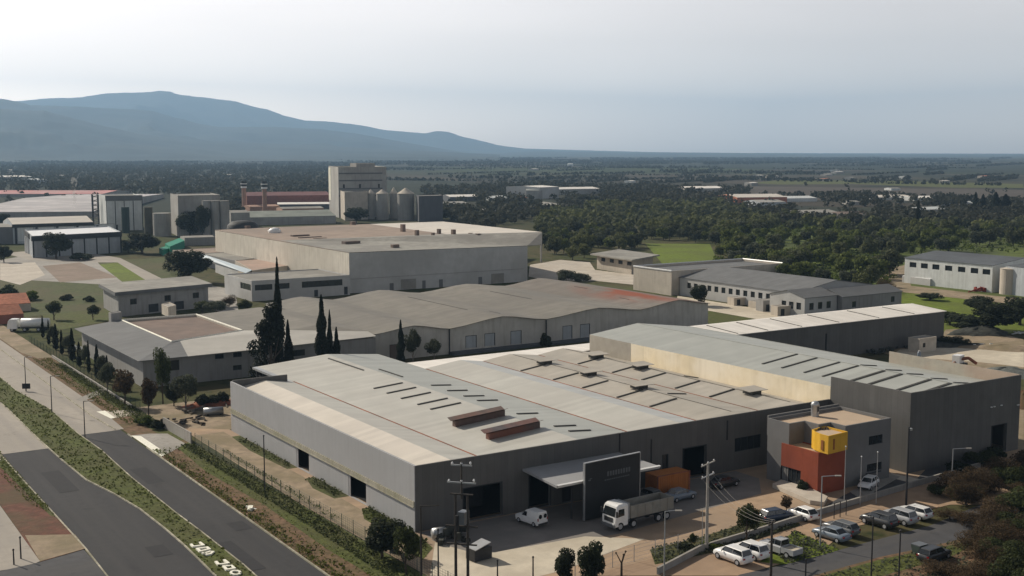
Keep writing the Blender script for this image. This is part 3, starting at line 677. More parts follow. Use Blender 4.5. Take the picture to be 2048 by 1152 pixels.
# canopy either side of the sign panel
m2 = MB()
u0, u1 = 15.2, 31.8
m2.quad((u0, -.01, 5.5), (u1-1.5, -.01, 5.5), (u1, -6.6, 4.9), (u0+.3, -7.0, 4.9)); m2.quad((u0, -.01, 5.2), (u0+.3, -7.0, 4.62), (u1, -6.6, 4.62), (u1-1.5, -.01, 5.2))
m2.quad((u0, -.01, 5.2), (u0, -.01, 5.5), (u0+.3, -7, 4.9), (u0+.3, -7, 4.62)); m2.quad((u1-1.5, -.01, 5.2), (u1, -6.6, 4.62), (u1, -6.6, 4.9), (u1-1.5, -.01, 5.5))
cn = m2.build('canopy', C['wall_left'], FH)
m2 = MB(); m2.quad((u0+.3, -7.0, 4.62), (u1, -6.6, 4.62), (u1, -6.9, 5.0), (u0+.3, -7.3, 5.0)); m2.quad((u0+.3, -7.3, 5.0), (u1, -6.9, 5.0), (u1, -6.5, 5.04), (u0+.3, -6.9, 5.04)); m2.build('canopy_edge', C['white_metal'], cn)
m2 = MB(); m2.box(24.6, 24.7, -6.2, -6.0, .18, 4.65); m2.box(18.2, 18.35, -6.3, -6.1, .18, 4.65); m2.build('canopy_post', C['dark_metal'], cn)
SG = world_thing('sign_panel', 'tall dark sign panel with a thin pale rim standing before the canopy', 'sign', (23.7, -7.4, .18))
m2 = MB(); ax, bx = (19.1, -7.75), (28.2, -7.1)
mb = MB(); mb.prism([ax, bx, (bx[0], bx[1]+.25), (ax[0], ax[1]+.25)], .18, 7.3); mb.build('board', C['sign'], SG)
def onboard(s, z, d=.03): return (ax[0]+(bx[0]-ax[0])*s/9.12+d*.07, ax[1]+(bx[1]-ax[1])*s/9.12-d, z)
m2 = MB()
for s0, s1, z0, z1 in ((-.05, .06, .2, 7.36), (9.06, 9.17, .2, 7.36), (.06, 9.06, 7.28, 7.36)):
    a, b = onboard(s0, 0, .04), onboard(s1, 0, .04); m2.prism([a[:2], b[:2], (b[0], b[1]+.33), (a[0], a[1]+.33)], z0, z1)
m2.build('rim', C['steel'], SG)
for k, (s0, s1, z0, z1) in enumerate([(3.6+i*.44, 3.9+i*.44, 5.15, 5.75) for i in range(9)] + [(3.2+i*.3, 3.4+i*.3, 4.65, 4.8) for i in range(14)] + [(.55, .95, 5.05, 5.2), (.75, 1.15, 5.25, 5.35)]):
    m2 = MB(); m2.quad(onboard(s0, z0), onboard(s1, z0), onboard(s1, z1), onboard(s0, z1)); m2.build('lettering', C['signmark'], SG)

# tall hall on the right
TH = world_thing('tall_hall', 'tall dark grey factory hall with cream side wall and slotted roof at the right', 'factory', (83, 20, 0))
TP = [(70.3, 10.0), (82, 11.3), (95.3, 9.6)]
mb = MB(); TT = 11.45
pt = wall(mb, (70.3, -14.5), (95.45, -14.5), 0, TT, TT, [(88.9-70.3, 92.3-70.3, .2, 4.4)], depth=.4)
wall(mb, (70.3, .02), (70.3, -14.5), 0, TT, TT); mb.quad((70.3, .02, 9.9), (70.3, .02, TT), (70.55, .02, TT), (70.55, .02, 9.9))
mb.quad((70.3, .02, TT), (70.3, -14.5, TT), (70.55, -14.25, TT), (70.55, .02, TT)); mb.quad((70.3, -14.5, TT), (95.45, -14.5, TT), (95.45, -14.25, TT), (70.55, -14.25, TT))
mb.quad((70.55, -14.25, TT), (70.55, .02, TT), (70.55, .02, 9.9), (70.55, -14.25, 9.9)); mb.quad((70.55, -14.25, 9.9), (70.55, -14.25, TT), (95.45, -14.25, TT), (95.45, -14.25, 9.5))
mb.quad((95.45, -14.5, 0), (95.45, 60, 0), (95.45, 60, 9.55), (95.45, -14.5, 9.55)); mb.quad((70.3, 60, 0), (95.45, 60, 0), (95.45, 60, 9.5), (70.3, 60, 9.9)); mb.poly((70.3, 60, 9.8), (95.45, 60, 9.4), (82, 60, 11.25))
mb.quad((95.45, -14.5, 9.5), (95.45, 10, 9.5), (95.45, 10, TT+.1), (95.45, -14.5, TT+.02))
mb.build('wall', C['wall_dark'], TH)
mb = MB(); mb.quad((70.27, 47.5, 0), (70.27, .02, 0), (70.27, .02, 10.02), (70.27, 47.5, 10.02)); mb.build('cream_wall', C['wall_tan'], TH)
mb = MB(); mb.quad((70.25, 60, 0), (70.25, 47.5, 0), (70.25, 47.5, 10.05), (70.25, 60, 10.05)); mb.quad((70.25, 47.5, 6), (70.27, 47.5, 6), (70.27, 47.5, 10.05), (70.25, 47.5, 10.05)); mb.build('grey_wall', mat('wall_greige', (.36, .33, .28), .8, .08, .5), TH)
mb = MB(); mb.quad((95.3, -14.25, 9.5), (95.3, 10, 9.5), (95.3, 10, TT+.12), (95.3, -14.25, TT+.04)); mb.quad((95.3, -14.25, TT+.04), (95.3, 10, TT+.12), (95.45, 10, TT+.12), (95.45, -14.25, TT+.04)); mb.quad((95.3, 10, 9.5), (95.45, 10, 9.5), (95.45, 10, TT+.12), (95.3, 10, TT+.12))
mb.build('parapet', mat('parapet', (.40, .37, .31), .85, .1, .6, .1, (.42, .30, .23), .6, None, .2), TH)
for (a, za), (b, zb), m_ in ((TP[0], TP[1], 'roof_grey'), (TP[1], TP[2], 'roof_grey')):
    r = MB(); r.quad((a, -14.2, za), (b, -14.2, zb), (b, 60.2, zb), (a, 60.2, za)); r.quad((a, -14.2, za-.1), (a, 60.2, za-.1), (b, 60.2, zb-.1), (b, -14.2, zb-.1)); r.quad((a, 60.2, za-.1), (a, 60.2, za), (b, 60.2, zb), (b, 60.2, zb-.1))
    r.build('roof', C[m_], TH)
for v in (17.6, 13.3, 8.5, 4.7, -.4, -3.7, -8.9, -12.4): m2 = MB(); slab(m2, TP, 73.6, v, 81.6, v, .55 if v < 0 else .34, .1); m2.build('rooflight', C['slot'], TH)
for v in (4.9, 0, -4, -8.4, -12.3): m2 = MB(); slab(m2, TP, 82.6, v, 86, v, .5, .1); m2.build('rooflight', C['slot'], TH)
g = MB(); slab(g, TP, 81.95, -14, 82.05, 60, .25, .04); g.box(95.1, 95.28, -14, 60, 9.62, 9.68); g.build('ridge_cap', C['roof_grey'], TH)
m2 = MB(); q = [(88.9, -14.5), (92.3, -14.5)]; m2.box(88.75, 88.9, -14.56, -14.503, .2, 4.5); m2.box(92.3, 92.45, -14.56, -14.503, .2, 4.5); m2.box(88.9, 92.3, -14.56, -14.503, 4.4, 4.5); m2.build('door_frame', C['dark_frame'], TH)
m2 = MB(); m2.quad((87, -11, .2), (94, -11, .2), (94, -11, 5), (87, -11, 5)); m2.build('shade_backing', C['pane_dark'], TH)  # added dark sheet gives this doorway its inside shade
m2 = MB()
for u in (88.2, 88.9, 90.6): m2.box(u, u+.35, -14.7, -14.52, 7.3, 7.42)
m2.box(94.6, 95.0, -14.75, -14.52, 6.9, 7.02); m2.build('floodlight', C['white_metal'], TH)

# long rear hall
RH = world_thing('rear_hall', 'long low grey shed with a cream roof running right behind the tall hall', 'shed', (130, 60, 0))
hall(RH, 95.6, 171.5, 57, 70, [(57, 7.45), (66.5, 8.15), (70, 7.6)], C['wall_dark'], [C['roof_white'], C['roof_white']], axis='Y', over=.35, ops={'e0': [(36, 36.5, 0, 5.5)]})
for u in (100, 106, 114.5, 124.5, 136, 149, 161):
    for a, b in (((u, 57.2, 7.6), (u-.6, 66, 8.26)),):
        g = MB(); g.tube(a, b, .1, n=5); g.build('roof_lap', C['slot'], RH)

# office block
OF = world_thing('office_block', 'two-storey dark grey office block with flat tan roof beside the tall hall', 'office', (58.5, -10, 0))
oz = 8.5
opts = [(51.8, -9.6), (54.7, -9.6), (54.7, -12.1), (57.0, -12.1), (57.0, -14.7), (66.1, -14.7), (66.1, -5.6), (51.8, -5.6)]
flat_block(OF, opts, oz, C['wall_office'], C['roof_office'], .45, {4: [(61.7-57, 64.5-57, 5.2, 6.45, 'win', 2), (61.5-57, 64.5-57, 1.5, 2.6, 'win', 2)]})
m2 = MB(); m2.prism([(61.3, -14.9), (64.2, -14.9), (64.2, -14.72), (61.3, -14.72)], 1.3, 1.42); m2.build('sill', C['dark_frame'], OF)
m2 = MB(); m2.box(52.2, 66.2, -5.35, -5.1, 6, 8.75); m2.build('back_parapet', C['wall_office'], OF)
VT = MB(); VT.lathe((59.6, -6.9, oz-.44), [(.55, 0), (.55, 1.5), (.62, 1.55), (.5, 1.95), (.25, 2.15)], 14)
vv = VT.build('roof_vent', C['steel'], OF, True); m2 = MB(); m2.box(59.45, 59.75, -7.49, -7.44, oz+.3, oz+1.0); m2.build('louvre', C['dark_metal'], vv)
RB = world_thing('entrance_block', 'brick red entrance cube with dark glass door on the office corner', 'entrance block', (54.2, -11.8, 0))
rz = 5.65
flat_block(RB, [(51.65, -15.0), (56.9, -15.0), (56.9, -12.2), (54.6, -12.2), (54.6, -9.7), (54.6, -8.4), (51.65, -8.4)], rz, C['red'], C['roof_office'], .12, {6: [(-9.3+8.4+6.6-6.6+.9, 3.6, .2, 2.55, 'win', 3)]})
m2 = MB(); m2.box(50.0, 51.5, -13.4, -8.6, .05, .35); m2.build('step', C['conc_pale'], RB)
YB = world_thing('yellow_balcony_box', 'bright yellow rounded box sitting on top of the red entrance cube', 'balcony', (54, -14, rz))
yp = [(51.9, -16.4), (56.0, -16.0), (56.0, -12.0), (52.9, -12.6), (52.3, -13.6), (51.95, -14.9)]
m2 = MB(); yo = yp; yi = inset(yp, .16)
for i in range(6):
    j = (i+1) % 6
    m2.quad((*yo[i], 5.72), (*yo[j], 5.72), (*yo[j], 8.15), (*yo[i], 8.15)); m2.quad((*yo[i], 8.15), (*yo[j], 8.15), (*yi[j], 8.15), (*yi[i], 8.15)); m2.quad((*yi[i], 7.9), (*yi[i], 8.15), (*yi[j], 8.15), (*yi[j], 7.9))
m2.poly(*[(x, y, 5.72) for x, y in yo[::-1]])
m2.build('wall', C['yellow'], YB); MB().poly(*[(x, y, 7.9) for x, y in yi]).build('roof', C['roof_office'], YB)
m2 = MB(); m2.box(52.9, 53.2, -16.36, -16.26, 6.2, 7.6); m2.box(51.84, 51.9, -15.6, -15.2, 6.1, 7.4); m2.build('vent_slot', mat('brown_grille', (.25, .1, .03)), YB)
m2 = MB(); 
for k in range(5): m2.obox((54.2+k*.35, -12.5-k*.1, 7.92), .3, .14, .22+.1*(k % 2), .3*k)
m2.build('rooftop_clutter', C['wood'], YB)

# ================================================================== wavy-roofed complex in the middle
def smooth(pts, k=4):
    r = []
    for (a, za), (b, zb) in zip(pts[:-1], pts[1:]):
        for i in range(k): t = i/k; s = (1-math.cos(math.pi*t))/2; r.append((a+(b-a)*t, za+(zb-za)*(s*.6+t*.4)))
    return r + [pts[-1]]
WC = world_thing('wavy_roof_warehouse', 'long cream warehouse under five gently waving grey roof bays', 'warehouse', (100, 135, 0))
bays = [(47.4, 6.0), (57, 7.15), (66, 5.75), (79.8, 7.45), (92, 5.9), (107, 7.45), (120, 6.1), (132, 7.65), (142.6, 6.1)]
WP = smooth(bays)
dops = [(70.4, 73.3, .9, 3.7), (75.4, 78.2, .9, 3.8), (82.4, 85.4, .7, 3.8), (97.0, 99.8, .6, 3.8), (102.1, 105, .6, 3.8), (51.4, 54.2, .1, 3.4)]
mb = MB()
pt = wall(mb, (47.4, 106.5), (142.6, 106.5), 0, 5.6, 5.6, [(a-47.4, b-47.4, c, d) for a, b, c, d in dops])
mb.poly(*([(47.4, 106.5, 5.6), (142.6, 106.5, 5.6)] + [(a, 106.5, z-.03) for a, z in reversed(WP)]))
mb.quad((47.4, 106.5, 0), (47.4, 167, 0), (47.4, 167, 5.9), (47.4, 106.5, 5.9)); mb.quad((142.6, 106.5, 0), (142.6, 167, 0), (142.6, 167, 6), (142.6, 106.5, 6)); mb.quad((47.4, 167, 0), (142.6, 167, 0), (142.6, 167, 5.8), (47.4, 167, 5.8))
mb.poly(*([(47.4, 167, 5.6), (142.6, 167, 5.6)] + [(a, 167, z-.03) for a, z in reversed(WP)]))
mb.build('wall', mat('warehouse_render', (.52, .5, .455), .85, .08, .4, .06, (.42, .4, .365), .7, None, .4), WC)
for a, b, c, d in dops: doorpart(WC, pt, (a-47.4, b-47.4, c, d), C['sheet'] if a > 60 else C['roof_brown'], .12)
bm = ['roof_mid', 'roof_mid', 'roof_mid', 'roof_rust']
for i in range(4):
    seg = [p for p in WP if bays[2*i][0]-.01 <= p[0] <= bays[2*i+2][0]+.01]
    for (a, za), (b, zb) in zip(seg[:-1], seg[1:]): pass
    r = MB(); ov = .7
    for (a, za), (b, zb) in zip(seg[:-1], seg[1:]):
        r.quad((a, 106.5-ov, za+.08), (b, 106.5-ov, zb+.08), (b, 167.5, zb+.08), (a, 167.5, za+.08)); r.quad((a, 106.5-ov, za-.02), (a, 167.5, za-.02), (b, 167.5, zb-.02), (b, 106.5-ov, zb-.02))
        r.quad((a, 106.5-ov, za-.02), (b, 106.5-ov, zb-.02), (b, 106.5-ov, zb+.08), (a, 106.5-ov, za+.08))
    r.build('roof', C[bm[i]], WC)
for u in (65.9, 91.9): m2 = MB(); m2.box(u, u+.2, 105.9, 106.2, 0, 5.7); m2.build('downpipe', C['dark_metal'], WC)
m2 = MB(); m2.box(66, 143, 104.0, 106.4, 0, .55); m2.build('loading_dock', C['roof_dark'], WC)
for u, v0, v1 in ((79, 120, 150), (83, 112, 117), (104, 130, 150), (126, 118, 122), (129, 140, 146)): g = MB(); slab(g, WP, u, v0, u+.1, v1, .2, .12); g.build('roof_lap', C['slot'], WC)
# left wing round a sunken brown roof
LW = world_thing('courtyard_building', 'grey-roofed building around a flat brown roof near the dark cypress trees', 'warehouse', (15, 125, 0))
mb = MB()
pt = wall(mb, (-1.8, 104.9), (47.3, 104.9), 0, 5.5, 5.5, [(3.0, 7.0, 2.8, 4.8), (14.1, 15.9, 4.2, 5.2), (17.8, 19.6, 4.2, 5.2), (17.7, 19.5, 1.6, 2.6), (30, 33, 3.2, 4.5)])
for o in [(3.0, 7.0, 2.8, 4.8), (14.1, 15.9, 4.2, 5.2), (17.8, 19.6, 4.2, 5.2), (17.7, 19.5, 1.6, 2.6), (30, 33, 3.2, 4.5)]: window(LW, pt, o, bars=1)
wall(mb, (-1.8, 152), (-1.8, 104.9), 0, 5.4, 5.4); mb.quad((-1.8, 152, 0), (47.3, 152, 0), (47.3, 152, 5.4), (-1.8, 152, 5.4)); mb.quad((47.3, 104.9, 0), (47.3, 152, 0), (47.3, 152, 5.4), (47.3, 104.9, 5.4))
mb.build('wall', C['grey_wall'], LW)
def sheet(parent, pts, m, name='roof', t=.12):
    r = MB(); r.poly(*pts); r.poly(*[(x, y, z-t) for x, y, z in reversed(pts)]); n = len(pts)
    for i in range(n): j = (i+1) % n; a, b = pts[i], pts[j]; r.quad((a[0], a[1], a[2]-t), (b[0], b[1], b[2]-t), b, a)
    return r.build(name, m, parent)
zi = 6.7
ci = [(7.2, 115.6), (24.4, 122.5), (24.4, 152.5), (7.2, 152.5)]
sheet(LW, [(-3.0, 103.6, 5.5), (7.2, 115.6, zi), (7.2, 153.4, zi), (-3.0, 153.4, 5.5)], C['roof_midgrey'])
sheet(LW, [(-3.0, 103.6, 5.5), (6.5, 103.6, 5.55), (9.0, 116.3, zi), (7.2, 115.6, zi)], C['roof_midgrey'])
sheet(LW, [(6.5, 103.6, 5.55), (21.5, 103.9, 5.6), (47.3, 104.6, 5.9), (47.3, 108.5, 6.4), (33, 116, 6.9), (24.4, 122.5, zi), (9.0, 116.3, zi)], mat('roof_pale_sheet', (.46,.44,.395), .6, .08, .3, .06, (.38,.36,.33), .5))
sheet(LW, [(24.4, 122.5, zi), (33, 116, 6.9), (40, 118, 7.3), (40, 152.5, 7.3), (31, 152.5, 5.9), (24.4, 152.5, zi)], C['roof_mid'])
sheet(LW, [(33, 116, 6.9), (47.3, 108.5, 6.4), (47.35, 152.5, 6.2), (40, 152.5, 7.3), (40, 118, 7.3)], C['roof_mid'])
sheet(LW, [(7.4, 115.9, 6.25), (24.2, 122.4, 6.25), (24.2, 152.3, 6.25), (7.4, 152.3, 6.25)], C['roof_brown'], 'sunken_roof')
m2 = MB()
for a, b in zip(ci, ci[1:]+ci[:1]): m2.tube((*a, zi+.02), (*b, zi+.02), .2, n=5)
m2.build('coping', C['stone_white'], LW)
mb = MB(); mb.quad((24.3, 122.6, 6.2), (24.3, 152.3, 6.2), (24.3, 152.3, zi), (24.3, 122.6, zi)); mb.quad((7.3, 152.4, 6.2), (24.3, 152.4, 6.2), (24.3, 152.4, 6.9), (7.3, 152.4, 6.9)); mb.build('upstand', C['cream_wall'], LW)

def px(B_, z): return G(B_[0], B_[1], z)
def para(A, B, Cc, z):
    a, b, c = px(A, z), px(B, z), px(Cc, z); d = (a[0]+c[0]-b[0], a[1]+c[1]-b[1]); return [b, c, d, a]
def pbuild(name, label, cat, A, B, Cc, z, wm, rm, par=.4, ops=None, over=0, group=None, fascia=None, thick=.4, z0=0):
    q = para(A, B, Cc, z); cx = sum(p[0] for p in q)/4; cyy = sum(p[1] for p in q)/4
    t = world_thing(name, label, cat, (cx, cyy, 0), group)
    if area(q) < 0: q = q[::-1]
    flat_block(t, q, z, wm, rm, par, ops, z0, over, fascia=fascia, thick=thick); return t
def row(l0, l1, n, wd, z0, z1, kind='win', bars=1):
    s = (l1-l0)/n; return [(l0+s*(i+.5)-wd/2, l0+s*(i+.5)+wd/2, z0, z1, kind, bars if kind == 'win' else C['roof_brown']) for i in range(n)]
# grey two-storey house behind the courtyard building
GH = pbuild('flat_roof_house', 'two-storey grey house with broad flat overhanging roof behind the brown sunken roof', 'house', (206,574), (236,590), (416,573), 6.0, C['grey_wall'], C['roof_felt'], over=1.0, fascia=C['roof_midgrey'], thick=.9,
       ops={0: [(3.5, 5.5, 3.0, 4.6), (9, 12, .3, 2.6, 'door'), (14, 16, 3.0, 4.6), (17, 20, .3, 2.6, 'door'), (23, 25, 3, 4.6)]})
pbuild('rooftop_hut', 'small cream square hut at the edge of the sunken brown roof', 'hut', (323,608), (336,614), (352,610), 8.6, C['cream_wall'], C['conc'], .15, z0=6.2)
pbuild('rooftop_hut', 'round-cornered pale hut left of the sunken brown roof', 'hut', (217,625), (222,627), (243,624), 8.3, C['grey_wall'], C['conc'], .15, z0=5.0)

# ================================================================== big pale warehouse
BW = world_thing('pale_warehouse', 'huge pale boxy warehouse with brown and white flat roof behind the wavy roofs', 'warehouse', (135, 280, 0))
t = lambda x, y, z: G3(x, y, z)
r0 = (430,460,13.0); r1 = (698,505,12.95); r2 = (1055,491,12.4); r3 = (1084,489,12.4); r4 = (1084,464,16.0); r5 = (885,443,14.0); r6 = (740,448,13.4); r7 = (891,468,13.7); r8 = (560,481,13.1); r9 = (555,454,13.1)
sheet(BW, [t(*r1), t(*r2), t(*r3), t(*r4), t(*r7), t(*r8)], C['roof_felt'], t=.2)
sheet(BW, [t(*r0), t(*r1), t(*r8), t(*r7), t(*r6), t(*r9)], C['roof_brick'], t=.2)
sheet(BW, [t(*r7), t(*r4), t(*r5), t(*r6)], C['roof_cream'], t=.2)
a0, a1, a2 = G(430,460,13), G(698,505,12.95), G(1055,491,12.4); a3 = G(885,443,14)
mb = MB(); mb.quad((*a0, 0), (*a1, 0), (*a1, 12.95), (*a0, 13.0)); mb.build('side_wall', mat('wall_cream_side', (.62, .58, .50), .85, .08, .3, .04, (.5, .46, .39), .6, None, .4), BW)
mb = MB(); wall(mb, a1, a2, 0, 12.95, 12.4); b2 = (a2[0]+2, a2[1]+45); mb.quad((*a2, 0), (*b2, 0), (*b2, 12.4), (*a2, 12.4))
mb.quad((*b2, 0), (G(1084,525)[0], G(1084,525)[1]+30, 0), (G(1084,525)[0], G(1084,525)[1]+30, 12.4), (*b2, 12.4)); mb.build('wall', C['white_wall'], BW)
def band(pt0, pt1, s0, s1, z0, z1, d=.05):
    dx, dy = pt1[0]-pt0[0], pt1[1]-pt0[1]; l = math.hypot(dx, dy); dx /= l; dy /= l; nx, ny = dy*d, -dx*d
    p = [(pt0[0]+dx*s0+nx, pt0[1]+dy*s0+ny), (pt0[0]+dx*s1+nx, pt0[1]+dy*s1+ny), (pt0[0]+dx*s1-nx*.2, pt0[1]+dy*s1-ny*.2), (pt0[0]+dx*s0-nx*.2, pt0[1]+dy*s0-ny*.2)]
    return MB().prism(p, z0, z1)
band(a1, a2, .3, 65, 4.4, 4.55, .12).build('ledge', C['grey_wall'], BW)
for s, wd, h in ((14, 1.4, 2.4), (18, 5.5, 3.4), (25.8, 1.2, 2.6), (32, 1.4, 2.6), (47, 1.4, 2.6), (52, 5, 3.4)): band(a1, a2, s, s+wd, .05, h, .08).build('door', C['roof_midgrey'] if wd < 3 else C['roof_felt'], BW)
mb = MB(); c3 = G(1082,525); mb.box(c3[0]-.3, c3[0]+.3, c3[1]-.3, c3[1]+.3, 0, 12.3); mb.build('canopy_column', C['grey_wall'], BW)
mb = MB()
for (x, y, sx, sy, h) in ((495,456,2,2,1.2),(548,462,3,3,1.5),(600,472,7,2,.8),(620,475,9,1.5,.6),(640,477,5,1.2,.5),(702,486,6,2.5,1.0),(706,450,2,2,1.8),(806,465,1.5,1.5,3.5),(834,476,1.2,1.2,3.2),(866,477,1,1,2.4),(878,470,1.2,1.2,2.6),(907,476,1.3,1.3,3.4),(941,474,1.2,1.2,1.8),(956,480,1.4,1.4,2.6),(790,493,2.5,1.5,1)):
    p = G(x, y, 13.2); mb = MB(); mb.obox((p[0], p[1], 12.9), sx, sy, h, .1); mb.build('rooftop_plant', C['roof_brown'], BW)
m2 = MB(); p = G(549,465,13.2); m2.lathe((p[0], p[1], 13.1), [(2.2, 0), (2.6, .8), (1.6, 1.7), (.3, 2.1)], 14); m2.build('roof_fan', C['white_metal'], BW, True)
m2 = MB(); p = G(497,456,13); m2.lathe((p[0]-1, p[1]+4, 12.5), [(6.5, 0), (6.2, 1.6), (4.6, 3.0), (1.5, 3.5)], 16); m2.build('dark_dome', C['dark_frame'], BW, True)
m2 = MB(); p = G(486,466,13); q = G(501,500,4); m2.tube((p[0]-1, p[1]-1, 12.6), (q[0], q[1], 4.6), .35, n=6); m2.build('duct', C['grey_wall'], BW)
m2 = MB(); p = G(643,533,4.5); m2.lathe((p[0]-1.2, p[1]-1, 4.2), [(1.8, 0), (1.8, 2.8), (1.2, 4.2), (.3, 4.6)], 12); m2.build('cylinder_tank', C['silo'], BW, True)
# its low annexes
pbuild('low_annex', 'low flat annex with brown roof at the foot of the cream side wall', 'annex', (345,500), (398,508), (494,502), 4.6, C['cream_wall'], C['roof_brick'], .15)
pbuild('low_annex', 'low annex with felt roof and pale blue sloping eave', 'annex', (402,507), (470,521), (566,514), 4.8, C['grey_wall'], C['roof_felt'], .15)
a = world_thing('lean_to', 'narrow lean-to with pale blue sloping eave left of the low annexes', 'lean-to', (*G(450,545), 0))
sheet(a, [G3(402,507,4.95), G3(398,513,4.0), G3(492,546,4.0), G3(504,540,4.95)], mat('blue_sheet', (.30,.37,.42), .5, .06, .4))
mb = MB(); A_, B_ = G(428,524,3.9), G(474,541,3.9); wall(mb, (A_[0]+.6, A_[1]+.5), (B_[0]+.6, B_[1]+.5), 0, 3.9, 3.9); mb.build('wall', C['white_wall'], a)
pbuild('low_annex', 'low annex with pinkish flat roof between the blue eave and the pale warehouse', 'annex', (470,521), (504,541), (575,531), 4.8, C['cream_wall'], mat('roof_pink', (.42,.30,.24), .9, .12, .4, .1, (.3,.24,.2), .5), .15)
GB = world_thing('windowed_annex', 'low white annex with a long dark window band in front of the pale warehouse', 'annex', (80, 228, 0))
flat_block(GB, [(63.5, 219.5), (95.5, 219.2), (95.5, 243), (63.5, 243)], 6.2, C['white_wall'], C['roof_felt'], .3, {0: [(1, 6.5, 3.2, 4.9, 'win', 2), (7.2, 12, 3.2, 4.9, 'win', 1), (16, 29.5, 3.1, 5.0, 'win', 5), (20, 21.2, .1, 2.2, 'door'), (30, 31.2, .1, 2.6, 'door')], 3: [(14, 22.8, 3.1, 5.0, 'win', 2)]})

# ================================================================== silos and works beyond
def cyl(name, label, x, ybase, ytop, rpx, m, cone=None, cat='silo', group=None):
    X, Y = G(x, ybase); D = math.hypot(X-CAMX, Y-CAMY); r = rpx * D / FPX; h = hz(x, ybase, ytop)
    o = world_thing(name, label, cat, (X, Y, 0), group)
    MB().lathe((X, Y, 0), [(r, 0), (r, h)], 24).build('shaft', m, o, False)
    if cone:
        hc = hz(x, ybase, cone); MB().lathe((X, Y, h+.01), [(r*1.06, 0), (r*.5, (hc-h)*.55), (r*.12, hc-h)], 24).build('cone_roof', C['conc_pale'], o)
    return o
def tower(name, label, A, B, Cc, top, wm, rm, cat='building', group=None, ops=None, z0=0, par=.5):
    """A, B, Cc: ground pixels of the left, front and right corners; top: pixel row of the roof at B"""
    h = hz(B[0], B[1], top); q = [G(*B), G(*Cc)]; a = G(*A); q += [(a[0]+q[1][0]-q[0][0], a[1]+q[1][1]-q[0][1]), a]
    o = world_thing(name, label, cat, (sum(p[0] for p in q)/4, sum(p[1] for p in q)/4, 0), group)
    if area(q) < 0: q = q[::-1]
    flat_block(o, q, h, wm, rm, par, ops(h) if callable(ops) else ops, z0); return o, q, h
TW, q, h = tower('grain_elevator', 'tall boxy concrete grain elevator tower with banded storeys left of the silos', (659,428), (678,436), (774,434), 334, C['silo'], C['roof_felt'], 'grain elevator')
for z in (h*.42, h*.56, h*.72, h*.86):
    band(q[0], q[1], .2, 30, z, z+.9, .3).build('string_course', C['roof_midgrey'], TW)
band(q[3], q[0], .2, 12, h*.3, h*.97, .25).build('sunlit_side', mat('sunlit_strip', (.62,.60,.5), .8, .08, .4), TW)  # pale panel added to paint the sun on the tower's left side
for s in (3, 14, 27): band(q[0], q[1], s, s+1.2, h*.58, h*.66, .2).build('window', C['glass'], TW)
m2 = MB(); m2.box(q[0][0]+20, q[0][0]+34, q[0][1]+14, q[0][1]+24, h-.4, h+2.2); m2.build('roof_house', C['silo'], TW)
tower('silo_block', 'square cream storage block in front of the grain elevator', (671,430), (690,441), (736,439), 384, C['cream_wall'], C['roof_felt'], 'storage block')
cyl('grain_silo', 'slim concrete silo next to the square storage block', 742, 438, 387, 8.5, C['silo'], 379)
cyl('grain_silo', 'wide concrete silo with conical cap, second of the row', 765, 439, 387, 12, C['silo'], 379)
cyl('grain_silo', 'narrow concrete silo between the two wide capped ones', 788, 437, 387, 8, C['silo'], 375)
cyl('grain_silo', 'widest concrete silo with pale conical cap beside the dark block', 812, 440, 387, 16.5, C['silo'], 376)
tower('dark_block', 'dark windowless block to the right of the grain silos', (833,440), (838,444), (886,442), 392, C['silo_dark'], C['roof_felt'], 'storage block')
PB, q, h = tower('panel_building', 'tall white-panelled process building with dark frame and flat roof', (200,455), (214,462), (286,460), 392, C['sheet_white'], C['roof_felt'], 'process building')
L_ = math.hypot(q[1][0]-q[0][0], q[1][1]-q[0][1]); m2 = band(q[0], q[1], -.3, L_+.3, h-2.8, h+.2, .3); m2.build('fascia', C['roof_midgrey'], PB)
for k in range(5): band(q[0], q[1], L_*k/4-.2 if k else 0, L_*k/4+.2, 0, h-2.9, .15).build('frame_post', C['dark_frame'], PB)
m2 = MB(); A_ = G(188,457); B_ = G(199,458)
for p in (A_, B_, (A_[0]+1, A_[1]+6), (B_[0]+1, B_[1]+6)): m2.tube((*p, 0), (*p, h), .35, n=5)
for k in range(8): m2.tube((*A_, h*(k+.5)/8), (*B_, h*(k+.5)/8), .28, n=5); m2.tube((*A_, h*(k+.5)/8), (B_[0], B_[1], h*(k+1)/8), .2, n=5)
LTW = world_thing('stair_frame', 'dark steel lattice stair frame left of the white-panelled building', 'stair tower', (*A_, 0)); m2.build('lattice', C['dark_frame'], LTW)
cyl('dark_green_tank', 'tall dark green cylinder in front of the white-panelled building', 252, 466, 414, 7.5, mat('tank_green', (.03,.05,.045), .6, .1, .3), None, 'tank')
cyl('ivy_silo', 'narrow brown silo overgrown beside the white-panelled building', 298, 470, 414, 8, mat('tank_brown', (.08,.075,.055), .8, .2, .3), None, 'silo')
cyl('grey_tank', 'broad pale grey tank between the trees', 325, 472, 426, 17, C['silo'], None, 'tank')
tower('silo_house', 'square grey top house above the triple silos', (343,466), (358,474), (442,471), 391, C['silo'], C['roof_felt'], 'silo house')
for x, l in ((415, 'left'), (433, 'middle'), (451, 'right')): cyl('grain_silo', f'plain grey silo, {l} one of the three beside the square top house', x, 474, 401, 8.7, C['silo'], None)
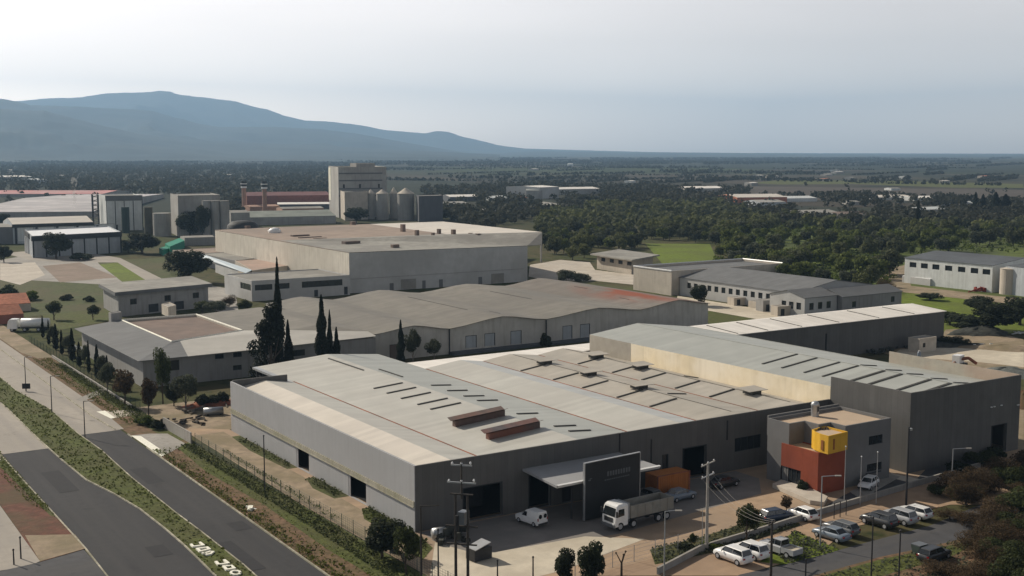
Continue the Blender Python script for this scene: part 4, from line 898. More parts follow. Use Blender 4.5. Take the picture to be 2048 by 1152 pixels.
for x, yb, yt, l in ((489, 425, 362, 'pale brick chimney with sooty top, left of the pair'), (530, 433, 362, 'pale brick chimney with sooty top, right of the pair')):
    X, Y = G(x, yb); D = math.hypot(X-CAMX, Y-CAMY); h = hz(x, yb, yt); r = 4.6*D/FPX
    o = world_thing('chimney_stack', l, 'chimney', (X, Y, 0))
    MB().lathe((X, Y, 0), [(r, 0), (r*.9, h*.78)], 16).build('shaft', C['chim'], o)
    MB().lathe((X, Y, h*.78), [(r*1.25, 0), (r*1.25, h*.05)], 16).build('ring', C['white_metal'], o); MB().lathe((X, Y, h*.83), [(r*1.1, 0), (r*1.15, h*.17)], 16).build('top', C['dark_frame'], o)
    MB().lathe((X, Y, h*.90), [(r*1.35, 0), (r*1.35, h*.025)], 16).build('ring', C['white_metal'], o)
def shed(name, label, A, B, top, depth, wm, rm, cat='shed', group=None, rise=1.0, ops=None):
    """gabled shed: near wall from ground pixel A to B, eaves at pixel row top above A"""
    a, b = G(*A), G(*B); h = hz(A[0], A[1], top); q = rect(a, b, depth)
    o = world_thing(name, label, cat, (sum(p[0] for p in q)/4, sum(p[1] for p in q)/4, 0), group)
    mb = MB(); pt = wall(mb, q[0], q[1], 0, h, h, ops(h) if ops else ()); wall(mb, q[2], q[3], 0, h, h)
    m1 = ((q[1][0]+q[2][0])/2, (q[1][1]+q[2][1])/2); m0 = ((q[0][0]+q[3][0])/2, (q[0][1]+q[3][1])/2)
    for s, m_, e in ((q[1], m1, q[2]), (q[0], m0, q[3])): mb.poly((*s, 0), (*e, 0), (*e, h), (*m_, h+rise), (*s, h))
    mb.build('wall', wm, o)
    if ops:
        for w_ in ops(h): _part(o, pt, w_)
    sheet(o, [(*q[0], h+.1), (*q[1], h+.1), (*m1, h+rise+.1), (*m0, h+rise+.1)], rm, t=.15); sheet(o, [(*m0, h+rise+.1), (*m1, h+rise+.1), (*q[2], h+.1), (*q[3], h+.1)], rm, t=.15)
    return o
shed('red_brick_works', 'long low dark red factory range behind the two chimneys', (494,414), (662,412), 392, 60, C['brickred'], mat('roof_red', (.13,.05,.05), .85, .2, .1), 'factory', rise=2)
shed('white_shed', 'low shed with bright white roof in front of the long red range', (555,418), (660,417), 409, 25, C['silo_dark'], C['roof_white'], rise=1)
shed('brick_shed', 'low pinkish brick shed right of the left chimney', (500,428), (560,426), 414, 14, C['chim'], C['chim'])
shed('brick_shed', 'low tan brick shed between the right chimney and the elevator', (565,430), (648,428), 418, 16, C['chim'], C['roof_felt'])
shed('green_roof_works', 'sprawling low works with grey-green roof behind the pale warehouse', (470,452), (672,447), 436, 34, C['silo'], mat('roof_sage', (.23,.25,.22), .85, .15, .1), 'works', rise=3)
shed('grey_house', 'grey block left of the chimneys behind the pale warehouse', (462,455), (500,454), 426, 20, C['silo'], C['roof_felt'], 'building')
WH = shed('glass_hall', 'very long white-roofed hall at the far left edge', (-80,436), (187,434), 425, 330, C['silo'], mat('roof_speckled', (.50,.46,.44), .5, .25, .12, .03, (.3,.28,.27), .7, ('W', 6), seam=('W', 14, .5)), 'hall', rise=3)
shed('pink_roof_range', 'very long low range with reddish-pink roof behind the white-roofed hall', (-80,394), (205,394), 388, 90, C['silo'], mat('roof_pinkred', (.50,.20,.19), .8, .2, .05, .01, (.4,.28,.27), .6), 'range', rise=2)
shed('storage_hall', 'cream-roofed storage hall with dark framed pale wall panels at left', (27,488), (188,482), 449, 30, C['sheet'], C['roof_cream'], 'hall', rise=2.4, ops=lambda h: [(2+i*9.5, 9.5+i*9.5, 1.2, h-1, 'door', C['sheet_white']) for i in range(5)])
shed('low_hall', 'low dark-fascia hall left of the cream-roofed storage hall', (-60,489), (26,488), 455, 30, C['roof_midgrey'], C['roof_felt'], 'hall', rise=.6)
OB, q, h = tower('dark_framed_office', 'dark-framed low office with white roof edge and pale wall bays', (52,500), (66,516), (243,505), 472, C['sheet'], C['white_metal'], 'office')
L_ = math.hypot(q[1][0]-q[0][0], q[1][1]-q[0][1])
band(q[0], q[1], -.4, L_+.3, h-2.2, h-.1, .5).build('fascia', C['dark_frame'], OB); band(q[3], q[0], -.4, 30, h-2.2, h-.1, .5).build('fascia', C['dark_frame'], OB)
for k in range(8): band(q[0], q[1], L_*k/7*.99, L_*k/7*.99+.5, 0, h-2.2, .3).build('frame_post', C['dark_frame'], OB)
for k in range(3):
    p = G(56+k*5, 505+k*2); m2 = MB(); m2.tube((p[0]-1, p[1]-1, 0), (p[0]-1, p[1]-1, h-2), .5, n=8); m2.build('column', C['white_metal'], OB)
pbuild('green_container', 'bright green tarpaulined container left of the brown-roofed annex', 'container', (330,487), (340,493), (369,481), 3.4, C['green_p'], C['green_p'], .05)
pbuild('green_container', 'smaller bright green container nearest the dark pine', 'container', (318,496), (326,500), (346,494), 2.4, C['green_p'], C['green_p'], .05)
shed('long_grey_shed', 'long low grey shed with green end beyond the green containers', (370,492), (430,490), 476, 12, C['silo'], C['conc'], 'shed', rise=.5)
# right of the middle
KB = pbuild('flat_roof_pavilion', 'small cream pavilion with broad flat overhanging roof by the green field', 'pavilion', (1194,510), (1262,520), (1306,512), 5.3, C['cream_wall'], C['roof_felt'], over=2.2, thick=.5,
    ops={3: [(3, 6, 3.2, 4.6), (9, 12, 3.2, 4.6), (15, 18, 3.2, 4.6), (21, 24, 3.2, 4.6)], 0: [(6, 11, .2, 2.8, 'door', C['roof_felt'])]})
LF = world_thing('low_factory', 'low grey-roofed factory with a row of small dark windows beside the rust-stained roof', 'factory', (198, 138, 0))
hall(LF, 181, 214, 113, 161.8, [(181, 5.6), (197, 8.2), (214, 5.8)], C['white_wall'], C['roof_midgrey'], axis='X', ops={'e0': row(3, 46, 14, 1.7, 2.6, 4.3, bars=0), 'g0': [(20, 22, 2.4, 4), (3, 5, 2.4, 4)]})
L1 = world_thing('low_factory_wing', 'white block wing with pale roof rim at the left end of the low factory', 'building', (200, 171, 0))
flat_block(L1, [(178, 162.2), (226, 162.2), (226, 181), (178, 181)], 7.7, C['cream_wall'], C['roof_midgrey'], .7)
m2 = MB()
for a, b in (((178, 162.2), (178, 181)), ((178, 181), (226, 181)), ((226, 181), (226, 162.2))): m2.tube((*a, 7.75), (*b, 7.75), .25, n=5)
m2.build('roof_rim', C['white_metal'], L1)
CW = world_thing('cross_wing', 'gabled white cross wing with six dark windows at the near corner of the low factory', 'building', (182, 112, 0))
hall(CW, 175.5, 188, 104.5, 117.5, [(104.5, 5.4), (110.8, 6.9), (117.5, 5.4)], C['white_wall'], C['roof_midgrey'], axis='Y', ops={'g0': row(.8, 9, 3, 1.7, 2.0, 3.9, bars=0), 'e0': row(1, 11, 3, 1.7, 2.0, 3.9, bars=0)})
hall(world_thing('end_wing', 'grey gabled end wing of the low factory nearest the cream long roof', 'building', (200, 108, 0)), 188.5, 213, 103, 112.6, [(103, 5.0), (108, 6.6), (112.6, 5.2)], C['grey_wall'], C['roof_midgrey'], axis='Y', ops={'e0': [(4, 5.6, 1.8, 3.4), (20, 21.6, 2.2, 3.8)]})
for (x0, y0, x1, top, lab) in ((1526,624,1566,601,'grey open-fronted tank shelter by the low factory'), (1513,617,1540,604,'small cream plant hut under the factory windows'), (1555,633,1605,613,'cream container hut before the cross wing'), (1468,612,1510,596,'low lean-to shelter along the factory window wall'), (1697,621,1720,596,'tall grey plant box before the end wing'), (1722,618,1742,592,'narrow grey plant tower before the end wing')):
    a = G(x0, y0); b = G(x1, y0-3); h = hz(x0, y0, top); q = rect(a, b, 3.2); o = world_thing('plant_hut', lab, 'hut', (*a, 0))
    flat_block(o, q, h, C['grey_wall'] if 'grey' in lab else C['cream_wall'], C['conc'], .1, {0: [(1, 2.2, .1, min(2, h-.5), 'door')]})
a_, b_ = G(27,488), G(188,482); SHL = bpy.data.objects['storage_hall']; l_ = math.hypot(b_[0]-a_[0], b_[1]-a_[1]); hh_ = hz(27,488,449)
band(a_, b_, -.3, l_+.3, hh_-1.6, hh_-.05, .3).build('fascia', C['dark_frame'], SHL)
for k in range(6): band(a_, b_, max(-.2, k*9.5+.8), k*9.5+1.8, 0, hh_-1.65, .2).build('frame_post', C['dark_frame'], SHL)
RW = world_thing('white_hall', 'white hall with seven dark windows and dark roof at the right edge', 'hall', (285, 130, 0))
hall(RW, 268.5, 302, 113, 147, [(268.5, 8.6), (285, 10.2), (302, 8.6)], C['sheet_white'], C['roof_dark'], axis='X', ops={'e0': [(.8, 3.6, 5.6, 7.3, 'win', 0), (5.2, 8.0, 5.6, 7.3, 'win', 0), (10, 12.8, 5.6, 7.3, 'win', 0), (15, 17.8, 5.6, 7.3, 'win', 0), (20, 22.8, 5.6, 7.3, 'win', 0), (24.6, 27.4, 5.6, 7.3, 'win', 0), (29.2, 32, 5.6, 7.3, 'win', 0)]})
shed('grey_roof_hall', 'dark-roofed hall behind the tank at the right edge', (2010,588), (2110,602), 532, 26, C['sheet'], C['roof_dark'], 'hall')
cyl('upright_tank', 'weathered upright cream tank beside the white hall', 2016, 588, 537, 15.5, C['cream_wall'], 534, 'tank')
shed('low_white_shed', 'low white lean-to shed against the white hall', (1804,565), (1860,572), 552, 4, C['white_wall'], C['white_metal'], 'shed', rise=.2)
# far halls on the plain
def far(A, B, top, depth, roof, wallm, label, cat='hall', rise=1.5, group=None): return shed('far_hall', label, A, B, top, depth, C[wallm], C[roof], cat, rise=rise, group=group)
far((1080,398), (1118,396), 375, 40, 'roof_white', 'white_wall', 'tall white hall far off with a stepped side, right of the silos', rise=1)
far((1052,398), (1085,398), 381, 30, 'roof_grey', 'silo', 'grey low hall against the tall far white hall')
far((1098,390), (1200,388), 379, 30, 'roof_white', 'silo', 'long thin far shed right of the tall far white hall')
far((1040,404), (1135,418), 405, 25, 'roof_felt', 'silo', 'long tan shed slanting towards the dark tree clump')
far((900,403), (958,402), 394, 25, 'roof_white', 'silo_dark', 'far shed with white roof right of the dark block')
far((888,418), (940,416), 409, 20, 'silo', 'silo', 'low grey far shed below the white-roofed one')
far((985,402), (1018,401), 396, 20, 'sheet_white', 'sheet_white', 'small far white shed among dark trees')
far((967,430), (996,429), 423, 12, 'white_metal', 'sheet_white', 'small bright white house beyond the pale roof', 'house')
far((1474,406), (1574,405), 395, 45, 'roof_cream', 'roof_terra', 'long far hall with pinkish front and bright roof', rise=2)
far((1572,404), (1634,403), 397, 25, 'sheet_white', 'sheet_white', 'far white sheds right of the pinkish hall')
far((1520,416), (1572,415), 405, 25, 'silo', 'sheet', 'grey far hall in front of the pinkish one')
far((1600,440), (1680,438), 427, 25, 'roof_felt', 'silo', 'low grey far shed among the trees above the green plot')
far((1680,440), (1745,438), 430, 18, 'roof_brown', 'silo', 'long brownish far shed above the green plot')
far((1745,400), (1830,399), 395, 35, 'roof_cream', 'sheet_white', 'far cream glasshouse range')
far((1830,402), (1882,401), 397, 30, 'roof_white', 'sheet_white', 'far pale glasshouse range farther right')
far((1375,385), (1455,384), 377, 50, 'roof_white', 'silo', 'far white glasshouses before the green strip')
far((1838,432), (1890,430), 420, 14, 'sheet_white', 'silo', 'far row of small white houses at the right')
far((1932,411), (1975,410), 407, 14, 'sheet_white', 'silo', 'thin far white shed at the right')
far((1947,430), (1966,429), 421, 10, 'sheet_white', 'sheet_white', 'small far white house with flat roof at the right', 'house')
far((-40,362), (66,360), 355, 60, 'roof_white', 'silo', 'distant long white shed at the left edge')
far((72,368), (98,367), 360, 30, 'sheet_white', 'sheet', 'distant white building, second from the left edge')
far((1136,332), (1146,332), 328, 20, 'sheet_white', 'sheet_white', 'tiny distant white house on the plain', 'house')
for x0, x1, y, tp, l in ((1203,1216,412,408,'first of three tiny white sheds along the far wood edge'),(1222,1240,411,407,'middle of three tiny white sheds along the far wood edge'),(1252,1258,411,408,'last of three tiny white sheds along the far wood edge')): far((x0,y), (x1,y), tp, 10, 'white_metal', 'sheet_white', l, 'shed', .5)
random.seed(3)
fd = None
for i in range(34):
    x = random.choice([random.uniform(0, 470), random.uniform(1000, 2040), random.uniform(1500, 2040)]); y = random.uniform(338, 372) if i % 2 else random.uniform(380, 444)
    if x < 1000 and y > 378: y = random.uniform(340, 375)
    wd = random.uniform(7, 26)*(y-300)/120+4
    a = G(x, y); b = G(x+wd, y-.2)
    shed('far_house', 'small pale distant building among trees on the plain', (x, y), (x+wd, y-.3), y-random.uniform(3, 7)*(y-300)/120-1.5, 12, C[random.choice(['sheet_white', 'silo', 'cream_wall', 'silo'])], C[random.choice(['roof_white', 'roof_cream', 'roof_felt', 'roof_terra'])], 'house', 'distant buildings scattered over the plain', rise=.8)
# left edge
shed('red_roof_house', 'house with terracotta roof at the left edge, farther one', (-30,628), (62,622), 612, 14, C['cream_wall'], C['roof_terra'], 'house', rise=2.2)
shed('red_roof_house', 'house with terracotta roof at the left edge, nearer one', (-40,652), (48,645), 634, 10, C['brickred'], C['roof_terra'], 'house', rise=2)

# ================================================================== hills and haze
from mathutils import noise as mnoise
def noise1(x, seed):
    r = 0
    for k in range(1, 7): r += math.sin(x * 3.1 * 1.9**k + seed * k * 1.7) / 1.75**k
    return r
def ridge(name, prof, dist, depth, m, seed, rough=1.0):
    """a range of hills: prof = surveyed skyline pixels, dist = metres to its crest, depth = how far its foot comes forward"""
    mb = MB(); xs = np.linspace(prof[0][0], prof[-1][0], 260); ys = np.interp(xs, [p[0] for p in prof], [p[1] for p in prof])
    rows = 26
    for j in range(rows):
        t = j / (rows-4)     # 0 foot, 1 crest, beyond: back slope
        for i, (x, y) in enumerate(zip(xs, ys)):
            r = ray(x, y); hd = math.hypot(r[0], r[1]); H_ = CAMH + r[2]/hd*dist
            dd = dist - depth*(1-t)
            if t <= 1: k = t**1.25; h = H_*k
            else: h = H_*(1-(t-1)*3)
            X_, Y_ = r[0]/hd*dd, r[1]/hd*dd; gully = (mnoise.fractal(Vector((X_*.0012+seed, Y_*.0005, 0)), .9, 2.1, 6)*.9 - .5*abs(mnoise.noise(Vector((X_*.0022, Y_*.0007, seed))))) * max(0, (1-abs(2*min(t, 1)-1))) * H_ * .22 * rough
            h = h + gully*1.9 + (mnoise.fractal(Vector((x*.05, seed, 0)), .8, 2.2, 5)*H_*.012*rough if t > .9 else 0)
            mb.v.append((CAMX + r[0]/hd*dd, CAMY + r[1]/hd*dd, max(h, -.5) if j else -2))
    n = len(xs)
    for j in range(rows-1):
        for i in range(n-1): a = j*n+i; mb.f.append((a, a+1, a+n+1, a+n))
    return struct(name, mb, m, True)
hm_ = mat('hillside', (.03, .048, .055), .95, .3, .004, .0012, (.05, .06, .055), .7)
ridge('mountain', [(-300,196),(40,202),(100,196),(160,195),(215,186),(300,184),(318,182),(342,184),(360,190),(420,196),(470,203),(510,214),(535,219),(570,232),(610,241),(660,243),(720,250),(770,260),(830,265),(850,267),(872,262),(895,263),(920,272),(960,281),(1000,291),(1050,297),(1150,300),(1300,304),(1700,308)], 14000, 3800, hm_, 1.3, .8)
ridge('hill', [(-300,190),(0,197),(35,203),(60,210),(150,213),(250,218),(300,221),(340,232),(400,248),(440,254),(560,254),(640,258),(720,268),(800,283),(900,300),(960,311)], 9600, 3200, hm_, 4.1)
ridge('hill', [(-300,205),(0,218),(90,222),(130,232),(200,250),(280,268),(420,282),(620,290),(800,300),(1000,309)], 7400, 2600, hm_, 7.7)
ridge('hill', [(700,309),(1000,305),(1100,302),(1250,305),(1500,306),(1750,309),(2000,309),(2300,308)], 10800, 3000, hm_, 2.2, .5)
hzb = MB(); hzb.box(-15500, 15500, -15500, 15500, -3, 900)
m = bpy.data.materials.new('haze'); m.use_nodes = True; n = m.node_tree; n.nodes.clear()
o = n.nodes.new('ShaderNodeOutputMaterial'); pv = n.nodes.new('ShaderNodeVolumePrincipled')
pv.inputs['Color'].default_value = (.42, .68, 1.0, 1); pv.inputs['Density'].default_value = .00009; pv.inputs['Anisotropy'].default_value = .2
n.links.new(pv.outputs[0], o.inputs['Volume'])
hzo = hzb.build('haze', m); tag(hzo, 'pale blue haze lying over the whole plain', 'haze', kind='stuff')

# ================================================================== trees
def cards(rng, C0, size, nrm, jit=.9):
    """one small quad per centre, roughly facing nrm"""
    n = len(C0); d = nrm + rng.normal(0, jit, (n, 3)); d /= np.linalg.norm(d, axis=1)[:, None] + 1e-9
    r = rng.normal(0, 1, (n, 3)); e = np.cross(d, r); e /= np.linalg.norm(e, axis=1)[:, None] + 1e-9; g = np.cross(d, e)
    s = (size * rng.uniform(.6, 1.3, n))[:, None] / 2; a = rng.uniform(.55, 1, n)[:, None]
    V = np.stack([C0-e*s-g*s*a, C0+e*s-g*s*a*.6, C0+e*s*.7+g*s*a, C0-e*s*.8+g*s*a*.8], 1).reshape(-1, 3)
    return V
def cardmesh(name, V, m, parent=None):
    n = len(V) // 4; me = bpy.data.meshes.new(name)
    me.vertices.add(4*n); me.loops.add(4*n); me.polygons.add(n)
    me.vertices.foreach_set('co', V.astype(np.float32).ravel()); me.loops.foreach_set('vertex_index', np.arange(4*n, dtype=np.int32))
    me.polygons.foreach_set('loop_start', np.arange(0, 4*n, 4, dtype=np.int32)); me.update(calc_edges=True); me.materials.append(m)
    o = bpy.data.objects.new(name, me); COL.objects.link(o)
    if parent: o.parent = parent
    return o
def crown_v(rng, h, r, base, kind, n, size):
    """leaf positions of a crown h tall and r wide whose foliage starts at height base"""
    if kind == 'cypress':
        t = rng.uniform(0, 1, n); prof = r * np.sin(np.pi * np.clip(t, 0, 1) ** .55) ** .7 * (1 - t * .35) * (1 + .18 * np.sin(t * 23 + rng.uniform(0, 6)))
        a = rng.uniform(0, 2*np.pi, n); q = np.sqrt(rng.uniform(.45, 1, n)); prof = prof * (1 + .16*np.sin(3*a + t*9))
        C0 = np.stack([prof*q*np.cos(a), prof*q*np.sin(a), base + (h-base)*t], 1); N_ = np.stack([np.cos(a), np.sin(a), np.full(n, .35)], 1)
        return cards(rng, C0, size, N_, .5)
    k = {'round': 22, 'loose': 16, 'pine': 34, 'shrub': 14}[kind]
    cc = rng.normal(0, 1, (k, 3)); cc /= np.linalg.norm(cc, axis=1)[:, None]; cc *= rng.uniform(.35, .85, k)[:, None]
    if kind == 'pine':
        tt = rng.uniform(0, 1, k); a = rng.uniform(0, 6.28, k); rr = (1-tt*.8) * rng.uniform(.3, 1, k); cc = np.stack([rr*np.cos(a), rr*np.sin(a), tt*2-1], 1)
    if kind == 'shrub': cc[:, 2] = np.abs(cc[:, 2])*1.3 - .7
    cr = rng.uniform(.22, .42, k) * (1.1 if kind != 'pine' else .62)
    w = cr**2; w /= w.sum(); idx = rng.choice(k, n, p=w)
    u = rng.normal(0, 1, (n, 3)); u /= np.linalg.norm(u, axis=1)[:, None]
    C0 = cc[idx] + u * (cr[idx] * rng.uniform(.7, 1.08, n))[:, None]
    hz_ = (h-base)/2
    C0 = C0 * np.array([r, r, hz_*.85]) + np.array([0, 0, base + hz_])
    return cards(rng, C0, size, u + np.array([0, 0, .25]), .55)
def make_tree(name, label, kind, h, r, base, n, size, leaf, bark='bark', seed=1, group=None, cat='tree', limbs=5):
    rng = np.random.default_rng(seed); root = thing(name, label, cat, group=group)
    mb = MB(); tr = max(.1, h*.022)
    top = base + (h-base)*(.8 if kind == 'cypress' else .45); lean = rng.uniform(-.03, .03, 2)*h
    mb.tube((0, 0, -.1), (lean[0]*.5, lean[1]*.5, top*.5), tr*1.3, tr, n=7); mb.tube((lean[0]*.5, lean[1]*.5, top*.5), (lean[0], lean[1], top), tr, tr*.5, n=7)
    if kind != 'cypress':
        for i in range(limbs):
            a = i*2.4 + rng.uniform(0, .6); z0 = base*.75 + (top-base*.75)*rng.uniform(0, .7)
            mb.tube((lean[0]*.6, lean[1]*.6, z0), (math.cos(a)*r*.6, math.sin(a)*r*.6, z0+(h-z0)*rng.uniform(.3, .6)), tr*.5, tr*.15, n=5)
    mb.build('trunk', C[bark], root)
    V = crown_v(rng, h, r, base, kind, n, size); cardmesh('crown', V, C[leaf], root)
    return root
T = {}
def proto(key, *a, **k): T[key] = Proto(make_tree(*a, **k))
def plant(key, px_, py_, htop=None, label=None, group=None, rz=None, wd=None, z=0, native=None):
    """stand a tree with its foot at a pixel; htop = pixel row of its tip"""
    X, Y = G(px_, py_, z); nh = native or NH[key]; h = hz(px_, py_, htop) if htop else nh
    s = h/nh; D = math.hypot(X-CAMX, Y-CAMY); sx = (wd*D/FPX/2)/NR[key] if wd else s
    return T[key].put((X, Y, z), rz if rz is not None else random.uniform(0, 6.28), label, (sx, sx, s), group)
NH, NR = {}, {}
def defp(key, name, kind, h, r, base, n, size, leaf, seed, bark='bark', cat='tree', **k):
    NH[key] = h; NR[key] = r; proto(key, name, None, kind, h, r, base, n, size, leaf, bark, seed, None, cat, **k)
defp('cyp', 'cypress', 'cypress', 14, 1.7, .4, 8000, .3, 'leaf_cyp', 1)
defp('cyp2', 'cypress', 'cypress', 12, 1.5, .3, 6000, .3, 'leaf_cyp', 2)
defp('ycyp', 'young_cypress', 'cypress', 4.5, .65, .2, 900, .28, 'leaf_cyp', 3)
defp('pine', 'pine_tree', 'pine', 12, 4.6, 1.0, 5200, .36, 'leaf_cyp', 4)
defp('dark', 'dark_tree', 'round', 8, 3.2, .7, 5200, .34, 'leaf_dark', 5)
defp('olive', 'olive_tree', 'loose', 6, 2.6, .9, 4000, .25, 'leaf_olive', 6, 'bark_pale')
defp('mid', 'leafy_tree', 'round', 7, 2.6, 1.3, 4200, .27, 'leaf_mid', 7)
defp('brn', 'budding_tree', 'loose', 6, 2.4, 1.8, 1900, .3, 'leaf_red', 8)
defp('bush', 'bush', 'shrub', 2.4, 1.8, 0, 1500, .3, 'leaf_dark', 9, cat='bush')
defp('gbush', 'green_bush', 'shrub', 1.8, 1.4, 0, 1100, .25, 'leaf_bright', 10, cat='bush')
defp('rbush', 'russet_bush', 'shrub', 4.5, 3.2, 0, 6500, .13, 'leaf_red', 11, cat='bush')
defp('dbush', 'green_shrub', 'shrub', 4.2, 3.2, 0, 8000, .18, 'leaf_mid', 12, cat='bush')
plant('cyp', 559, 768, 516, 'tallest slender cypress rising behind the dark pine', wd=23)
plant('pine', 546, 772, 608, 'broad dark pine with bunched branches among the cypresses', wd=112)
plant('cyp2', 578, 766, 640, 'short cypress against the right side of the dark pine', wd=22)
plant('cyp', 645, 756, 590, 'stout dark cypress, biggest of the three by the courtyard building', wd=30)
plant('cyp2', 661, 754, 620, 'slim cypress directly right of the stout one', wd=16)
plant('cyp2', 674, 754, 654, 'lowest cypress of the three by the courtyard building', wd=20)
plant('cyp', 802, 731, 640, 'lone thin cypress before the curved corner of the warehouse', wd=18)
plant('olive', 826, 730, 655, 'grey-green tree just right of the lone thin cypress', wd=36)
plant('olive', 868, 723, 676, 'small grey-green tree by the brown warehouse door', wd=34)
plant('bush', 1090, 697, 655, 'dark climber mounding against the warehouse downpipe', wd=26)
for k, (x, y, tp) in enumerate([(98,690,640),(112,700,648),(124,709,660),(145,722,658),(159,733,684),(178,747,682),(195,757,690),(215,768,712),(86,676,632)]):
    plant('ycyp', x, y, tp, 'dark narrow young cypress in the row along the green fence', 'young cypresses along the fence', wd=7+(k*5) % 8)
for x, y, tp in ((106,692,650),(137,714,668),(170,738,688),(205,760,708)): plant('olive', x, y, tp, 'thin scruffy grey-green tree among the young cypresses', 'scruffy trees along the fence', wd=20)
plant('brn', 250, 812, 732, 'bushy brown tree at the near corner of the courtyard building', wd=52)
plant('brn', 297, 838, 748, 'brown-crowned tree with bare trunk, second from the corner', wd=40)
plant('mid', 326, 808, 690, 'round-topped tree against the dark corner of the courtyard building', wd=36)
plant('olive', 372, 818, 745, 'pale loose tree before the grey wall with small windows', wd=54)
plant('olive', 215, 790, 722, 'thin pale tree at the end of the young cypress row', wd=34)
plant('dark', 348, 812, 765, 'low dark tree between the pale one and the round-topped one', wd=34)
plant('bush', 405, 812, 780, 'dark bush at the foot of the grey wall', wd=40); plant('bush', 440, 808, 776, 'dark bush just left of the side parapet', wd=44)
plant('gbush', 290, 850, 825, 'green bush beside the driveway at the yard corner', wd=44); plant('bush', 312, 858, 832, 'dark bush at the end of the grey boundary wall', wd=34)
plant('dark', 765, 1118, 1034, 'large dark rounded tree at the near left corner of the hall', wd=96)
plant('mid', 812, 1150, 1046, 'olive-green tree between the big dark tree and the poles', wd=66)
plant('dark', 1186, 1190, 1073, 'very dark clipped tree at the bottom edge, right one', wd=60); plant('dark', 1132, 1180, 1090, 'very dark clipped tree at the bottom edge, left one', wd=56)
plant('mid', 1493, 1086, 1003, 'two-lobed leafy tree in the yard beside the parked cars', wd=54)
plant('mid', 1384, 1098, 1064, 'small yellowish sapling left of the concrete pole', wd=16)
plant('brn', 1573, 1028, 988, 'rust-brown palm-like shrub in the yard by the dark blue car', wd=30)
plant('bush', 1368, 1100, 1080, 'green bush at the foot of the concrete pole', wd=40); plant('gbush', 1420, 1098, 1078, 'grassy bush right of the concrete pole', wd=46)
plant('bush', 1604, 985, 950, 'shrub against the red entrance cube', wd=26)
for k, (x, y, tp, wd, key) in enumerate([(1965,985,930,90,'rbush'),(2010,965,895,100,'rbush'),(1985,1040,985,110,'rbush'),(2040,1030,960,120,'dbush'),(1935,1000,955,70,'dbush'),(2030,1110,1035,130,'rbush'),(1960,1105,1050,110,'rbush'),(1900,1040,1010,70,'rbush'),(1880,990,960,60,'dbush'),(2048,1190,1080,150,'dbush'),(1960,930,890,70,'dbush'),(1920,945,915,60,'bush'),(1985,915,885,50,'bush'),(1880,1150,1110,90,'rbush'),(1990,1170,1110,120,'rbush'),(2055,950,880,80,'rbush')]):
    plant(key, x, y, tp, ('dense green thicket shrub in the lower right corner' if key != 'rbush' else 'russet bare-twigged bush of the lower right thicket'), 'lower right thicket, ' + ('russet' if key == 'rbush' else 'green'), wd=wd)
rt = random.Random(5)
for i in range(20):
    x = rt.uniform(1905, 2060); y = rt.uniform(950, 1190)
    if x < 1930 and y > 1060: x += 70
    if x - 1880 < (1010-y)*.9: continue
    k = rt.choice(['rbush', 'rbush', 'dbush']); plant(k, x, y, y-rt.uniform(40, 75), 'russet bare-twigged bush of the lower right thicket' if k == 'rbush' else 'dense green thicket shrub in the lower right corner', 'lower right thicket, ' + ('russet' if k == 'rbush' else 'green'), wd=rt.uniform(60, 120))
# left and middle distance
plant('dark', 377, 566, 494, 'large dark pine-like tree by the annex with the blue eave', wd=86)
plant('dark', 113, 518, 460, 'big dark clipped tree before the dark-framed office', wd=62); plant('bush', 160, 520, 500, 'green hedge bush in front of the dark-framed office', wd=46)
plant('dark', 285, 508, 462, 'dark tree at the foot of the overgrown brown silo', wd=72); plant('dark', 257, 505, 478, 'low dark tree beside the dark-framed office end', wd=40)
plant('dark', 380, 474, 418, 'broad dark tree before the triple silos', wd=62); plant('dark', 405, 476, 405, 'taller dark tree nearest the triple silos', wd=30)
plant('dark', 712, 446, 412, 'dark tree against the square storage block', wd=46); plant('olive', 1170, 410, 388, 'dark round clump on the pale far track', wd=42)
plant('dark', 8, 455, 425, 'dark tree at the far left beside the cream-roofed hall', wd=30); plant('dark', 8, 525, 488, 'dark tree at the left edge by the road', wd=30)
plant('gbush', 60, 600, 575, 'pale shrub at the left edge above the red roofs', wd=46); plant('bush', 20, 600, 560, 'dark scrub at the far left by the red roofs', wd=50)
plant('mid', 108, 640, 600, 'green garden tree right of the terracotta roofs', wd=32); plant('mid', 186, 640, 608, 'green garden tree left of the grey house', wd=26)
plant('bush', 135, 600, 585, 'dark bush in the grass, left of the next', wd=30); plant('bush', 180, 603, 588, 'dark bush in the grass nearest the grey house', wd=24)
plant('rbush', 458, 614, 582, 'rusty red bush before the windowed annex', wd=38); plant('olive', 432, 632, 600, 'grey-green tree at the back corner of the courtyard building', wd=46)
plant('mid', 492, 628, 598, 'green tree in front of the windowed annex door', wd=32); plant('mid', 405, 628, 600, 'green tree against the grey house end', wd=40)
plant('olive', 1132, 572, 538, 'bare pale shrub by the warehouse yard, left one', wd=44); plant('olive', 1162, 572, 545, 'bare pale shrub by the warehouse yard, right one', wd=36)
plant('mid', 240, 780, 745, 'small tree at the end of the green fence', wd=24)
plant('dark', 1400, 612, 566, 'dark tangled tree at the left of the factory windows', wd=44)
plant('bush', 1735, 600, 572, 'dark tree at the near end of the white hall', wd=70); plant('rbush', 1770, 585, 548, 'russet bush beside the white hall', wd=44)
for x, y, tp, wd in ((1930,660,628,90),(1985,665,600,110),(1900,650,622,60),(2040,650,590,90),(1960,625,590,70),(1860,600,585,50),(1905,690,672,60)):
    plant('dark', x, y, tp, 'dark scrubby tree on the right behind the rear yard', 'scrub behind the rear yard', wd=wd)
